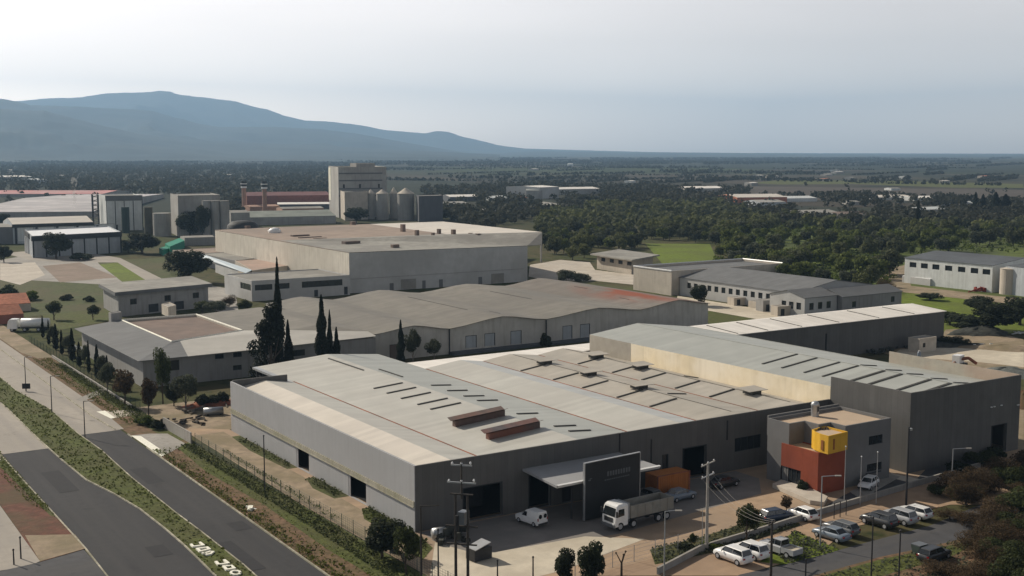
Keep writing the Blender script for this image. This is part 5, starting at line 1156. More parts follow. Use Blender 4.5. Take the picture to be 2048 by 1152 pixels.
for x, y, tp, wd in ((1835,460,400,14),(1950,428,384,16),(1965,428,388,16),(1990,430,384,24),(2010,430,388,26)):
    plant('cyp2', x, y, tp, 'dark pointed tree standing up on the far right', 'pointed trees at the far right', wd=wd)
# the wood: separate trees where they show largest, one mass beyond
def inpoly(x, y, p):
    c = False
    for (x0, y0), (x1, y1) in zip(p, p[1:]+p[:1]):
        if (y0 > y) != (y1 > y) and x < (x1-x0)*(y-y0)/(y1-y0)+x0: c = not c
    return c
rng = np.random.default_rng(12)
CLEAR = [(1470,1640,396,424),(1595,1750,428,446),(1745,1885,397,410),(1376,1460,380,394),(1835,1895,424,440),(1930,1978,408,418),(1945,1970,424,436),(1050,1202,388,404),(1040,1140,404,424),(885,960,396,424),(965,998,424,436),(984,1020,397,408),(1195,1300,408,418),(1700,1730,452,470)]
def scatter(poly, n, power=3.0):
    xs = [p[0] for p in poly]; ys = [p[1] for p in poly]; r = []; y0, y1 = min(ys), max(ys)
    while len(r) < n:
        y = rng.uniform(y0, y1)
        if rng.uniform() > ((y0-295)/(y-295))**power: continue
        x = rng.uniform(min(xs), max(xs))
        if any(a < x < b and c < y < d for a, b, c, d in CLEAR) and rng.uniform() < .85: continue
        if inpoly(x, y, poly): r.append((x, y))
    return r
w1 = [(1065,440),(1200,415),(1440,410),(1560,450),(1500,470),(1440,482),(1420,490),(1290,488),(1270,500),(1240,504),(1180,508),(1160,525),(1090,505)]
w2 = [(1430,470),(1560,440),(1680,450),(1760,452),(2048,455),(2048,505),(1900,508),(1800,508),(1790,560),(1740,590),(1560,575),(1500,545),(1430,535)]
pts = scatter(w1, 460, 2.2) + scatter(w2, 210, 2.0); pts.sort(key=lambda p: -p[1])
wp = []
for sd_, (key, lf, hh, rr) in enumerate((('wa', 'leaf_wood', 7.5, 3.4), ('wb', 'leaf_olive', 6, 3.0), ('wc', 'leaf_wood', 9, 3.6), ('wd', 'leaf_fresh', 6.5, 3.2))):
    defp(key, 'woodland_tree', 'round', hh, rr, .6, 1300, .6, lf, 30+sd_, limbs=3); wp.append(key)
LB = {'wa': 'dark green tree of the wood behind the pavilion and green field', 'wb': 'grey-green olive tree of the wood behind the pavilion and green field',
      'wc': 'tall dark tree of the wood behind the pavilion and green field', 'wd': 'fresh green tree of the wood behind the pavilion and green field'}
for i, (x, y) in enumerate(pts[:270]):
    k = random.choices(wp, (4, 5, 2, 4) if x < 1450 else (2, 3, 1, 7))[0]; s = random.uniform(.75, 1.25) * (1.15 if x > 1450 else .9)
    T[k].put((*G(x, y), 0), random.uniform(0, 6.28), LB[k], (s*random.uniform(.9, 1.2), s, s), 'woodland, ' + LB[k].split(' tree')[0])
VV = []
for x, y in pts[270:]:
    X, Y = G(x, y); h = rng.uniform(5, 9); r_ = rng.uniform(2.6, 4.4); n = 70
    u = rng.normal(0, 1, (n, 3)); u /= np.linalg.norm(u, axis=1)[:, None]
    VV.append(cards(rng, u*np.array([r_, r_, h*.42])*rng.uniform(.6, 1.05, (n, 1)) + np.array([X, Y, h*.52]), 1.9, u, .5))
tag(cardmesh('distant_woodland', np.concatenate(VV), C['leaf_wood']), 'dense dark wood stretching away behind the nearer trees', 'woodland', kind='stuff')
VV = []
for x, y in scatter(w2, 900, 2.2):
    X, Y = G(x, y); n = 26; u = rng.normal(0, 1, (n, 3)); u /= np.linalg.norm(u, axis=1)[:, None]; r_ = rng.uniform(.8, 2.6)
    VV.append(cards(rng, u*np.array([r_, r_, r_*.7])*rng.uniform(.6, 1.05, (n, 1)) + np.array([X, Y, r_*.55]), .7, u, .5))
tag(cardmesh('undergrowth', np.concatenate(VV), C['leaf_bright']), 'bright green scrub filling the ground between the trees at the right', 'undergrowth', kind='stuff')
# tree belts, hedges and orchards of the plain: nobody could count them
VV = []
def belt(poly, n, hmin, hmax, power, cards_=16, size=2.6, clump=0):
    for x, y in scatter(poly, n, power):
        X, Y = G(x, y); h = rng.uniform(hmin, hmax); m_ = cards_
        if clump and noise1(X*.004, 1)+noise1(Y*.0025+X*.001, 3) < clump: continue
        u = rng.normal(0, 1, (m_, 3)); u /= np.linalg.norm(u, axis=1)[:, None]
        VV.append(cards(rng, u*np.array([h*.5, h*.5, h*.42])*rng.uniform(.6, 1.05, (m_, 1)) + np.array([X, Y, h*.5]), size, u, .5))
belt([(0,332),(660,334),(660,390),(480,398),(300,392),(200,388),(0,384)], 2600, 5, 10, 1.6)
belt([(-20,386),(190,385),(200,420),(-20,422)], 20, 4, 7, 1)
belt([(840,380),(1070,372),(1500,380),(1480,410),(1200,415),(1060,440),(980,460),(880,440)], 1300, 5, 9, 2)
belt([(1400,405),(1700,392),(1960,400),(2048,410),(2048,458),(1760,452),(1560,450)], 1300, 5, 9, 1.6, clump=-.3)
def hedge(x0, x1, y0, y1, n, hmin, hmax):
    for _ in range(n):
        x = rng.uniform(x0, x1); y = y0 + (y1-y0)*rng.uniform()**1.3; A_, D_ = G(x, y), rng.choice([.4, .5, 2.1, 1.95])+rng.normal(0, .08); ln = rng.uniform(60, 420)*(1 if y > 335 else 2.2); hh = rng.uniform(hmin, hmax); k = int(ln/(hh*.9))
        for i in range(k):
            if rng.uniform() < .18: continue
            X, Y = A_[0]+math.cos(D_)*i*hh*.9+rng.normal(0, 1), A_[1]+math.sin(D_)*i*hh*.9+rng.normal(0, 1); m_ = 7; u = rng.normal(0, 1, (m_, 3)); u /= np.linalg.norm(u, axis=1)[:, None]; h2 = hh*rng.uniform(.6, 1.3)
            VV.append(cards(rng, u*np.array([h2*.5, h2*.5, h2*.42])*rng.uniform(.6, 1.05, (m_, 1)) + np.array([X, Y, h2*.45]), h2*.75, u, .5))
hedge(850, 2048, 320, 372, 85, 3, 6); hedge(0, 700, 320, 345, 60, 4, 7); hedge(850, 2048, 318, 330, 60, 5, 9)
belt([(850,366),(2048,376),(2048,402),(850,390)], 350, 4, 7, 1.4, 12, 2.6, clump=.9)
belt([(440,400),(490,400),(490,432),(440,432)], 60, 4, 8, 1)
tag(cardmesh('far_trees', np.concatenate(VV), C['leaf_far']), 'dark tree belts and hedges scattered over the far plain', 'trees', kind='stuff')
# rough growth along verges, fence and median
def tufts(name, label, polys, m, size, hmax):
    W_ = []
    for poly, n in polys:
        xs = [p[0] for p in poly]; ys = [p[1] for p in poly]; k = 0; Cc = []
        while k < n:
            X = rng.uniform(min(xs), max(xs)); Y = rng.uniform(min(ys), max(ys))
            if not inpoly(X, Y, poly): continue
            d = (noise1(X*.35, 2) + noise1(Y*.22, 4))*.5
            if rng.uniform(-1.2, 1) > d: k += .25; continue
            k += 1; hh = rng.uniform(.05, hmax)*(.5+.5*max(0, min(1, d+.6)))
            Cc.append((X, Y, .1+hh*.6))
        Cc = np.array(Cc); W_.append(cards(rng, Cc, size, np.tile(np.array([0, 0, .8]), (len(Cc), 1)), .7))
    tag(cardmesh(name, np.concatenate(W_), m), label, 'undergrowth', kind='stuff')
tufts('fence_undergrowth', 'green weeds and brambles growing along the wire fence', [([(-10.3,56),(-9.8,20),(-10.0,-60),(-6.9,-60),(-7.2,18),(-8.2,56)], 8000), ([(-10.5,140),(-10.5,70),(-8.2,70),(-8.2,140)], 3500), ([(-2.4,10),(-3.2,-8),(-.6,-4),(-.2,12)], 900), ([(-2.0,28),(-2.0,19),(-.3,19),(-.3,28)], 300), ([(-2.0,55),(-1.6,36),(-.3,36),(-.3,55)], 400)], C['leaf_mid'], .24, .8)
tufts('verge_grass', 'short rough grass thinly covering the brown verge', [([(-14.6,56),(-14.6,-60),(-13.3,-60),(-13.5,56)], 3600), ([(-13.5,56),(-13.4,-60),(-10.2,-60),(-10.2,56)], 1500), ([(-13,150),(-13,75),(-9.5,75),(-9.5,150)], 4000), ([G(0,905),G(46,958),G(112,1033),G(60,1010),G(0,950)], 900), ([(-6,50),(-6.2,10),(-5.2,10),(-5.2,50)], 700)], C['leaf_grass'], .2, .3)
tufts('median_grass', 'rough green grass covering the road median', [(list(mL)+list(mR)[::-1], 9000), ([(-14.3,55),(-14.3,-60),(-12.0,-60),(-12.5,55)], 600)], C['leaf_grass'], .3, .3)
tufts('yard_verge_grass', 'dry grass and weeds along the yard front and parking bays', [([G(*p) for p in [(1300,1100),(1400,1075),(1530,1035),(1600,1052),(1440,1103),(1310,1130)]], 1500), ([G(*p) for p in [(1540,1100),(1590,1062),(1680,1100),(1575,1130)]], 900), ([G(*p) for p in [(1620,1160),(1900,1085),(2048,1045),(2300,1100),(2100,1240),(1700,1240)]], 3500)], C['leaf_olive'], .28, .5)

# ================================================================== vehicles
def loft(mb, st):
    """rings of points, each ring the same length; sides joined, ends closed"""
    k = len(mb.v); n = len(st[0])
    for r in st: mb.v += r
    for j in range(len(st)-1):
        for i in range(n): mb.f.append((k+j*n+i, k+j*n+(i+1) % n, k+(j+1)*n+(i+1) % n, k+(j+1)*n+i))
    mb.f.append(tuple(k+i for i in reversed(range(n)))); mb.f.append(tuple(k+(len(st)-1)*n+i for i in range(n)))
def wheel(root, x, y, r, w_, rim='silver', name='wheel'):
    m2 = MB(); m2.tube((x, y-w_/2, r), (x, y+w_/2, r), r, n=16); t_ = m2.build(name, C['black'], root)
    s = 1 if y > 0 else -1; m2 = MB(); m2.tube((x, y+s*w_/2, r), (x, y+s*(w_/2+.012), r), r*.62, n=12); m2.build('rim', P[rim] if rim in P else C['steel'], t_)
KIND = {  # length, width, height, bonnet height, belt, [x of bonnet front edge, screen foot, roof front, roof back, rear screen foot], tail height
    'hatch': (4.1, 1.72, 1.47, .92, .95, (1.95, .95, .35, -1.35, -1.85), .98),
    'sedan': (4.6, 1.78, 1.45, .92, .96, (2.2, 1.05, .4, -1.05, -1.65), 1.0),
    'suv':   (4.6, 1.86, 1.70, 1.08, 1.1, (2.2, 1.15, .55, -1.85, -2.1), 1.12),
    'wagon': (4.5, 1.76, 1.5, .92, .95, (2.15, 1.05, .4, -1.75, -2.1), 1.0)}
def make_car(kind, pt_, name, label, rim='silver'):
    L_, W_, H_, hb, belt, (xf, xs, xr, xq, xt), ht = KIND[kind]; root = thing(name, label, {'hatch': 'car', 'sedan': 'car', 'suv': 'car', 'wagon': 'car'}[kind])
    h = L_/2; w_ = W_/2; st = []
    for x, zb, zt, ww in ((h, .42, .62, .78), (h-.06, .3, .72, .88), (h-.35, .24, hb*.9, .97), (xs+.2, .22, hb, 1), (xs-.3, .22, belt, 1), (0, .22, belt, 1), (xt+.35, .22, ht, 1), (-h+.25, .26, ht-.02, .97), (-h+.05, .34, ht-.12, .9), (-h, .42, .66, .84)):
        zm = (zb+zt)/2; a = w_*ww
        st.append([(x, -a*.9, zb), (x, a*.9, zb), (x, a, zm-.05), (x, a*.985, zm+.12), (x, a*.9, zt), (x, a*.5, zt+.02), (x, -a*.5, zt+.02), (x, -a*.9, zt), (x, -a*.985, zm+.12), (x, -a, zm-.05)])
    mb = MB(); loft(mb, st); body = mb.build('body', P[pt_], root, True)
    cb, ct = w_*.88, w_*.68; zb = belt-.02; zr = H_-.05
    mb = MB(); b = [(xs, -cb*.92, hb), (xs, cb*.92, hb), (xt, cb*.92, ht), (xt, -cb*.92, ht)]; tp = [(xr, -ct, zr), (xr, ct, zr), (xq, ct, zr), (xq, -ct, zr)]
    bm = [(xs-.35, -cb, zb), (xs-.35, cb, zb), (xt+.3, cb, zb), (xt+.3, -cb, zb)]
    mb.quad(b[0], b[1], tp[1], tp[0]); mb.build('windscreen', C['carglass'], root)
    mb = MB(); mb.quad(b[2], b[3], tp[3], tp[2]); mb.build('rear_window', C['carglass'], root)
    for s, (i, j) in ((-1, (0, 3)), (1, (1, 2))):
        mb = MB(); mb.quad(b[i], bm[i], bm[j], b[j], tp[j], tp[i]); g_ = mb.build('side_window', C['carglass'], root)
        mb = MB(); r = .035
        for q, t_ in ((b[i], tp[i]), (b[j], tp[j]), (((xr+xq)/2+.1, s*cb, zb), ((xr+xq)/2, s*ct, zr))): mb.tube(q, t_, r, n=4)
        mb.tube(tp[i], tp[j], .04, n=4); mb.build('pillar', P[pt_], g_)
    mb = MB(); m_ = .06; mb.v = []; ring = lambda z, e: [(xr+e, -ct-e, z), (xr+e, ct+e, z), (xq-e, ct+e, z), (xq-e, -ct-e, z)]
    loft(mb, [ring(zr-.01, .02), ring(zr+.035, -.02), ring(H_+.0, -.18)]); mb.build('roof', P[pt_], root, False)
    for x in (h-.82, -h+.85):
        for s in (-1, 1): wheel(root, x, s*(w_-.1), .31 if kind != 'suv' else .36, .22, rim)
    for s in (-1, 1):
        m2 = MB(); m2.obox((h-.2, s*w_*.66, hb*.62), .22, .38, .13, 0); m2.build('headlight', C['white_metal'], root)
        m2 = MB(); m2.obox((-h+.06, s*w_*.72, ht*.7), .12, .26, .18, 0); m2.build('tail_light', mat('lamp_red', (.25,.01,.01), .3, 0, coord='obj') if 'lamp_red' not in bpy.data.materials else bpy.data.materials['lamp_red'], root)
        m2 = MB(); m2.obox((xs-.35, s*(w_+.08), belt), .12, .18, .13, 0); m2.build('mirror', P[pt_], root)
    m2 = MB(); m2.obox((h-.02, 0, .3), .1, W_*.86, .18); m2.build('bumper', C['dark_metal'], root)
    return root
GZ = .17
def park(px_, py_, kind, paint_, name, label, deg, z=.1, rim='silver'):
    o = make_car(kind, paint_, name, label, rim); X, Y = G(px_, py_, z); o.location = (X, Y, z); o.rotation_euler = (0, 0, rad(deg)); return o
park(1466, 1121, 'suv', 'white', 'parked_car', 'white estate car nearest the street sign of the bays, glinting in the sun', 93)
park(1500, 1112, 'suv', 'white', 'parked_car', 'white car on the far side of the glinting white estate car', 93)
park(1663, 1077, 'sedan', 'steel', 'parked_car', 'silver-blue saloon parked under the street lamp', 93)
park(1682, 1065, 'wagon', 'grey', 'parked_car', 'grey car half hidden behind the silver-blue saloon', 93)
park(1758, 1050, 'suv', 'dark', 'parked_car', 'black car parked alone on the brown bay, left of the silver one', 93)
park(1797, 1043, 'suv', 'silver', 'parked_car', 'silver car between the black one and the white one', 93)
park(1828, 1033, 'wagon', 'white', 'parked_car', 'white car last in the row under the tall black pole', 93)
park(1552, 1040, 'wagon', 'navy', 'parked_car', 'dark blue car in the yard beside the leafy tree', -5)
park(1606, 1036, 'hatch', 'white', 'parked_car', 'small white car in the yard, right of the dark blue one', 88)
park(1737, 975, 'hatch', 'white', 'parked_car', 'white hatchback parked at the office side wall', 200)
park(1360, 998, 'sedan', 'steel', 'parked_car', 'blue-grey car parked in front of the orange container', 4)
park(1297, 998, 'hatch', 'grey', 'parked_car', 'grey car in shade left of the orange container', 95)
park(1448, 972, 'sedan', 'dark', 'parked_car', 'dark car in deep shade by the hall door', 4)
park(1868, 1118, 'wagon', 'dark', 'parked_car', 'dark car at the roadside by the lower right thicket', 5)
# pickup
root = thing('pickup_truck', 'silver pickup with open load bed between the white and silver cars', 'pickup')
mb = MB(); st = []
for x, zb, zt, ww in ((2.5, .45, .75, .8), (2.4, .35, .95, .92), (1.2, .3, 1.08, 1), (.6, .3, 1.12, 1), (-.7, .3, 1.12, 1)):
    a = .88*ww; st.append([(x, -a, zb), (x, a, zb), (x, a, zt-.15), (x, a*.88, zt), (x, -a*.88, zt), (x, -a, zt-.15)])
loft(mb, st); mb.build('body', P['silver'], root)
mb = MB(); loft(mb, [[(1.15, -.75, 1.08), (1.15, .75, 1.08), (.55, .62, 1.68), (.55, -.62, 1.68)], [(-.7, -.75, 1.1), (-.7, .75, 1.1), (-.6, .62, 1.68), (-.6, -.62, 1.68)]]); mb.build('cab_glass', C['carglass'], root)
mb = MB(); mb.box(-.65, .5, -.64, .64, 1.68, 1.74)
for x in (1.1, .2, -.66):
    for s in (-1, 1): mb.tube((x, s*.76, 1.1), (min(x, .52), s*.64, 1.7), .035, n=4)
mb.build('cab_roof', P['silver'], root)
mb = MB(); mb.box(-2.5, -.75, -.86, .86, .45, .62); mb.box(-2.5, -.75, -.86, -.80, .62, 1.08); mb.box(-2.5, -.75, .80, .86, .62, 1.08); mb.box(-2.5, -2.44, -.8, .8, .62, 1.06); mb.build('load_bed', P['silver'], root)
mb = MB(); mb.box(-2.3, -.9, -.7, .7, .63, .95); mb.build('sand_load', C['yard_pale'], root)
for x in (1.65, -1.6):
    for s in (-1, 1): wheel(root, x, s*.8, .36, .22)
X, Y = G(1560, 1106, .1); root.location = (X, Y, .1); root.rotation_euler = (0, 0, rad(95))
# small white van seen from behind
root = thing('white_van', 'small white delivery van with two rear windows before the dark doorway', 'van')
mb = MB(); st = []
for x, zb, zt, ww, tw in ((2.0, .4, .7, .8, .75), (1.9, .28, .92, .95, .8), (1.1, .25, 1.1, 1, .85), (.9, .25, 1.15, 1, .85), (.25, .25, 1.74, 1, .80), (0, .25, 1.84, 1, .82), (-1.9, .25, 1.84, 1, .82), (-2.02, .3, 1.7, .98, .8)):
    a = .84*ww; b = .84*tw; zm = min(zt-.05, 1.0); st.append([(x, -a*.95, zb), (x, a*.95, zb), (x, a, zb+.25), (x, a, zm), (x, b, zt-.04), (x, b*.8, zt), (x, -b*.8, zt), (x, -b, zt-.04), (x, -a, zm), (x, -a, zb+.25)])
loft(mb, st); mb.build('body', P['white'], root)
mb = MB(); mb.quad((.93, -.68, 1.16), (.93, .68, 1.16), (.3, .6, 1.70), (.3, -.6, 1.70)); mb.build('windscreen', C['carglass'], root)
for s in (-1, 1):
    mb = MB(); mb.quad((.75, s*.85, 1.08), (-.1, s*.855, 1.08), (-.1, s*.77, 1.6), (.3, s*.77, 1.6)); mb.build('side_window', C['carglass'], root)
    m2 = MB(); m2.tube((-2.03, s*.4, 1.3), (-2.06, s*.4, 1.3), .27, n=12); m2.build('rear_window', C['carglass'], root)
    m2 = MB(); m2.obox((-2.0, s*.76, .8), .06, .14, .35); m2.build('tail_light', bpy.data.materials['lamp_red'], root)
for x in (1.3, -1.3):
    for s in (-1, 1): wheel(root, x, s*.76, .3, .2)
m2 = MB(); m2.obox((-2.06, 0, .28), .12, 1.5, .2); m2.build('bumper', C['dark_metal'], root)
X, Y = G(1062, 1046, .18); root.location = (X, Y, .18); root.rotation_euler = (0, 0, rad(100))
# four-axle tipper with a white cab
root = thing('tipper_truck', 'white-cabbed tipper truck with grey dump body parked facing left', 'truck')
mb = MB(); mb.box(-4.4, 4.2, -.45, .45, .75, 1.05); mb.build('chassis', C['dark_metal'], root)
cab = MB(); st = []
for x, zb, zt, ww in ((4.75, .6, 1.5, .95), (4.72, .55, 1.75, 1), (4.45, .55, 2.95, .98), (4.1, .55, 3.15, .95), (3.0, .55, 3.2, .95), (2.75, .6, 3.1, .95)):
    a = 1.22*ww; st.append([(x, -a, zb), (x, a, zb), (x, a, zt-.25), (x, a*.88, zt), (x, -a*.88, zt), (x, -a, zt-.25)])
loft(cab, st); c_ = cab.build('cab', P['white'], root)
mb = MB(); mb.quad((4.76, -1.08, 1.78), (4.76, 1.08, 1.78), (4.5, 1.0, 2.75), (4.5, -1.0, 2.75)); mb.build('windscreen', C['carglass'], c_)
for s in (-1, 1):
    mb = MB(); mb.quad((4.35, s*1.235, 1.7), (3.35, s*1.235, 1.8), (3.35, s*1.2, 2.6), (4.2, s*1.2, 2.6)); mb.build('side_window', C['carglass'], c_)
    mb = MB(); mb.obox((4.7, s*1.42, 1.8), .1, .25, .7); mb.build('mirror', C['dark_metal'], c_)
    mb = MB(); mb.obox((4.78, s*.85, .8), .06, .35, .2); mb.build('headlight', C['white_metal'], c_)
mb = MB(); mb.obox((4.74, 0, .45), .22, 2.4, .35); mb.build('bumper', P['grey'], c_)
mb = MB(); mb.quad((4.79, -.8, 1.05), (4.79, .8, 1.05), (4.77, .8, 1.6), (4.77, -.8, 1.6)); mb.build('grille', C['dark_metal'], c_)
bd = MB(); o_, i_ = [(-4.6, -1.25), (2.3, -1.25), (2.3, 1.25), (-4.6, 1.25)], [(-4.45, -1.1), (2.2, -1.1), (2.2, 1.1), (-4.45, 1.1)]
for k in range(4):
    j = (k+1) % 4; bd.quad((*o_[k], 1.25), (*o_[j], 1.25), (*o_[j], 2.75), (*o_[k], 2.75)); bd.quad((*o_[k], 2.75), (*o_[j], 2.75), (*i_[j], 2.75), (*i_[k], 2.75)); bd.quad((*i_[k], 1.5), (*i_[k], 2.75), (*i_[j], 2.75), (*i_[j], 1.5))
bd.quad(*[(x, y, 1.5) for x, y in i_]); bd.quad(*[(x, y, 1.25) for x, y in o_[::-1]])
for x in (-3.6, -2.4, -1.2, 0, 1.2):
    for s in (-1, 1): bd.box(x-.06, x+.06, s*1.25-.05 if s < 0 else 1.252, -1.252 if s < 0 else 1.30, 1.3, 2.7)
tb = bd.build('dump_body', mat('tipper_grey', (.27,.26,.23), .7, .15, 1, .5, (.2,.18,.15), .6, coord='obj'), root)
mb = MB(); mb.box(2.35, 2.7, -1.0, 1.0, 1.1, 3.1); mb.build('headboard', P['silver'], root)
mb = MB(); mb.box(1.2, 2.4, -1.2, -.6, .55, 1.15); mb.build('fuel_tank', P['silver'], root)
for x in (3.9, 2.1 - .3, -2.2, -3.6):
    for s in (-1, 1): wheel(root, x, s*1.0, .5, .34)
X, Y = G(1277, 1045, .18); root.location = (X, Y, .18); root.rotation_euler = (0, 0, rad(183))
# road tanker at the left edge
root = thing('tanker_truck', 'white tanker truck with rounded tank parked by the red roofs', 'truck')
mb = MB(); mb.tube((-4.5, 0, 2.1), (2.2, 0, 2.1), 1.15, n=16); mb.build('tank', P['white'], root, True)
mb = MB(); loft(mb, [[(x, -1.15, .7), (x, 1.15, .7), (x, 1.1, zt), (x, -1.1, zt)] for x, zt in ((5.4, 1.6), (5.2, 2.6), (4.8, 3.1), (3.0, 3.1))]); mb.build('cab', P['white'], root)
mb = MB(); mb.quad((5.41, -1, 1.65), (5.41, 1, 1.65), (5.22, 1, 2.6), (5.22, -1, 2.6)); mb.build('windscreen', C['carglass'], root)
mb = MB(); mb.box(-4.4, 5, -.5, .5, .7, 1.0); mb.build('chassis', C['dark_metal'], root)
for x in (4.3, 1.2, -2.2, -3.4):
    for s in (-1, 1): wheel(root, x, s*.95, .5, .32)
X, Y = G(62, 662, 0); root.location = (X, Y, 0); root.rotation_euler = (0, 0, rad(150))
# orange container
root = world_thing('orange_container', 'rust-orange shipping container standing in the yard shade', 'container', (36, -3, .18))
mb = MB(); mb.box(33.2, 38.6, -4.6, -2.1, .2, 2.85); b_ = mb.build('body', C['orange'], root)
mb = MB()
for k in range(17): mb.box(33.35+k*.31, 33.47+k*.31, -4.66, -4.602, .35, 2.7)
for k in range(8): mb.box(33.14, 33.198, -4.45+k*.3, -4.33+k*.3, .35, 2.7)
mb.build('ribs', C['orange'], root)
mb = MB(); mb.box(33.1, 33.25, -4.72, -4.6, .2, 2.9); mb.box(38.5, 38.68, -4.72, -4.6, .2, 2.9); mb.box(33.25, 38.5, -4.72, -4.6, 2.8, 2.92); mb.build('frame', C['rust'], root)
# yard clutter
def clutter(name, label, cat, px_, py_, n, sx, sy, hmax, m, rr=6.28):
    X, Y = G(px_, py_); rg = random.Random(px_*7+py_); mb = MB()
    for _ in range(n):
        mb.obox((X+rg.gauss(0, sx), Y+rg.gauss(0, sy), rg.uniform(0, hmax*.4)), rg.uniform(.4, 2.6), rg.uniform(.15, .7), rg.uniform(.1, hmax*.6), rg.uniform(0, rr), rg.uniform(-.25, .25))
    o = mb.build(name, m); return tag(o, label, cat, kind='stuff')
def heap(name, label, cat, px_, py_, r, h, m, sx=1.0, deg=0):
    X, Y = G(px_, py_); rg = random.Random(int(px_+py_)); mb = MB(); n, k = 22, 7
    for j in range(k):
        t = j/(k-1)
        for i in range(n):
            a = i/n*6.283; q = r*(1-t)*(1+.22*math.sin(3*a+px_)+.15*math.sin(7*a+t*5))*(1+rg.uniform(-.08, .08)); x, y = q*math.cos(a)*sx, q*math.sin(a)
            c_, s_ = math.cos(rad(deg)), math.sin(rad(deg)); mb.v.append((X+x*c_-y*s_, Y+x*s_+y*c_, h*(1-(1-t)**1.6)*(1+rg.uniform(-.12, .12)) if j else 0))
    for j in range(k-1):
        for i in range(n): mb.f.append((j*n+i, j*n+(i+1) % n, (j+1)*n+(i+1) % n, (j+1)*n+i))
    mb.f.append(tuple((k-1)*n+i for i in range(n))); o = mb.build(name, m, None, True); return tag(o, label, cat)
dk = mat('dark_rubble', (.05,.052,.045), .95, .3, 1.2)
heap('rubble_heap', 'dark heap of rubble and scrap at the back of the rear yard', 'heap', 1960, 666, 5.5, 2.0, dk, 1.6)
heap('rubble_heap', 'long dark rubble bank in the rear yard below the pale slabs', 'heap', 1900, 692, 3.5, 1.0, dk, 2.6, -30)
heap('gravel_heap', 'grey gravel heap at the right edge behind the tall hall', 'heap', 2010, 748, 4.5, 1.4, mat('gravel', (.13,.14,.13), .95, .2, 2), 1.6, -20)
heap('earth_heap', 'brown earth bank at the right of the rear yard', 'heap', 2010, 698, 4, 1.0, C['dirt'], 2.5, -40)
heap('earth_heap', 'rusty earth heap in the dirt plot left of the side parapet', 'heap', 425, 808, 3, 1.1, C['rust'], 1.6)
heap('earth_heap', 'reddish heap by the right edge beside the tall hall', 'heap', 2050, 810, 3.5, 2.6, C['redsoil'], 1.3)
clutter('scrap', 'white boards and scrap lying on the rubble heap', 'scrap', 1945, 655, 7, 2.5, 1.0, 1.6, C['sheet_white'])
clutter('scrap', 'white slabs lying in the middle of the rear yard', 'scrap', 1965, 693, 6, 2.2, .8, .8, C['sheet_white'])
clutter('scrap', 'white pipes and boards at the far right of the rear yard', 'scrap', 2040, 668, 5, 2.2, .6, .8, C['sheet_white'])
clutter('scrap', 'dark scrap along the foot of the long rear shed', 'scrap', 1775, 703, 22, 4.5, 1.2, 1.3, dk)
clutter('scrap', 'loose timber and scrap in the dirt plot beside the hall', 'scrap', 375, 845, 16, 1.8, 1.4, .6, C['wood'])
clutter('scrap', 'brown scrap timber near the plot corner', 'scrap', 395, 822, 12, 2.2, 1.2, .7, C['bark_pale'])
clutter('machinery', 'red rusty farm machinery parked before the white hall', 'machinery', 1965, 583, 22, 3.2, .8, 2.2, mat('machine_red', (.22,.04,.03), .8, .2, 1))
clutter('scrap', 'white scrap by the young cypresses at the corner of the building', 'scrap', 168, 700, 14, 1.2, 2.5, 1.2, C['sheet_white'])
clutter('scrap', 'white sacks left on the weeds beside the road', 'scrap', 503, 1020, 4, .35, .25, .3, C['stone_white'])
X, Y = G(427, 830, 0); o = world_thing('oil_drum_tank', 'short grey cylinder tank lying in the dirt plot', 'tank', (X, Y, 0)); m2 = MB(); m2.tube((X-1.6, Y+.3, .7), (X+1.6, Y-.3, .7), .65, n=14); m2.build('barrel', C['steel'], o, True); m2 = MB(); m2.box(X-1.2, X-1, Y-.5, Y+.6, 0, .3); m2.box(X+1, X+1.2, Y-.6, Y+.5, 0, .3); m2.build('cradle', C['wood'], o)
HT = world_thing('site_cabin', 'pale site cabin with one small window in the rear yard', 'cabin', (*G(1850,705), 0))
a, b = G(1838,707), G(1872,702); q = rect(a, b, 3.0); flat_block(HT, q, 3.3, C['conc_pale'], C['conc'], .1, {0: [(1.2, 2.2, 1.2, 2.2)]})
X, Y = G(1838, 716); o = world_thing('barrel', 'blue-grey barrel standing near the site cabin', 'barrel', (X, Y, 0)); MB().lathe((X, Y, 0), [(.4, 0), (.42, .1), (.4, 1.2), (.2, 1.5)], 12).build('drum', P['steel'], o, True); MB().lathe((X, Y, 1.5), [(.22, 0), (.22, .15)], 10).build('lid', C['white_metal'], o)
c_ = G(1930, 735); o = world_thing('excavator', 'rust-brown excavator arm and white cab behind the tall hall parapet', 'excavator', (*c_, 0))
mb = MB(); pth = [(-2.4, 0, .6), (-1.4, 0, 1.7), (.6, 0, 2.0), (2.2, 0, .8)]
for p, q in zip(pth[:-1], pth[1:]): mb.tube((c_[0]+p[0], c_[1]-p[0]*.5, p[2]), (c_[0]+q[0], c_[1]-q[0]*.5, q[2]), .35, n=6)
mb.build('boom', C['rust'], o); mb = MB(); mb.obox((c_[0]-1, c_[1]+1, 1.0), 2.2, 1.6, 1.6, .2); mb.build('cab', P['white'], o); mb = MB(); mb.obox((c_[0]-1, c_[1]+1, 0), 3.4, 2.6, .95, .2); mb.build('tracks', C['dark_metal'], o)
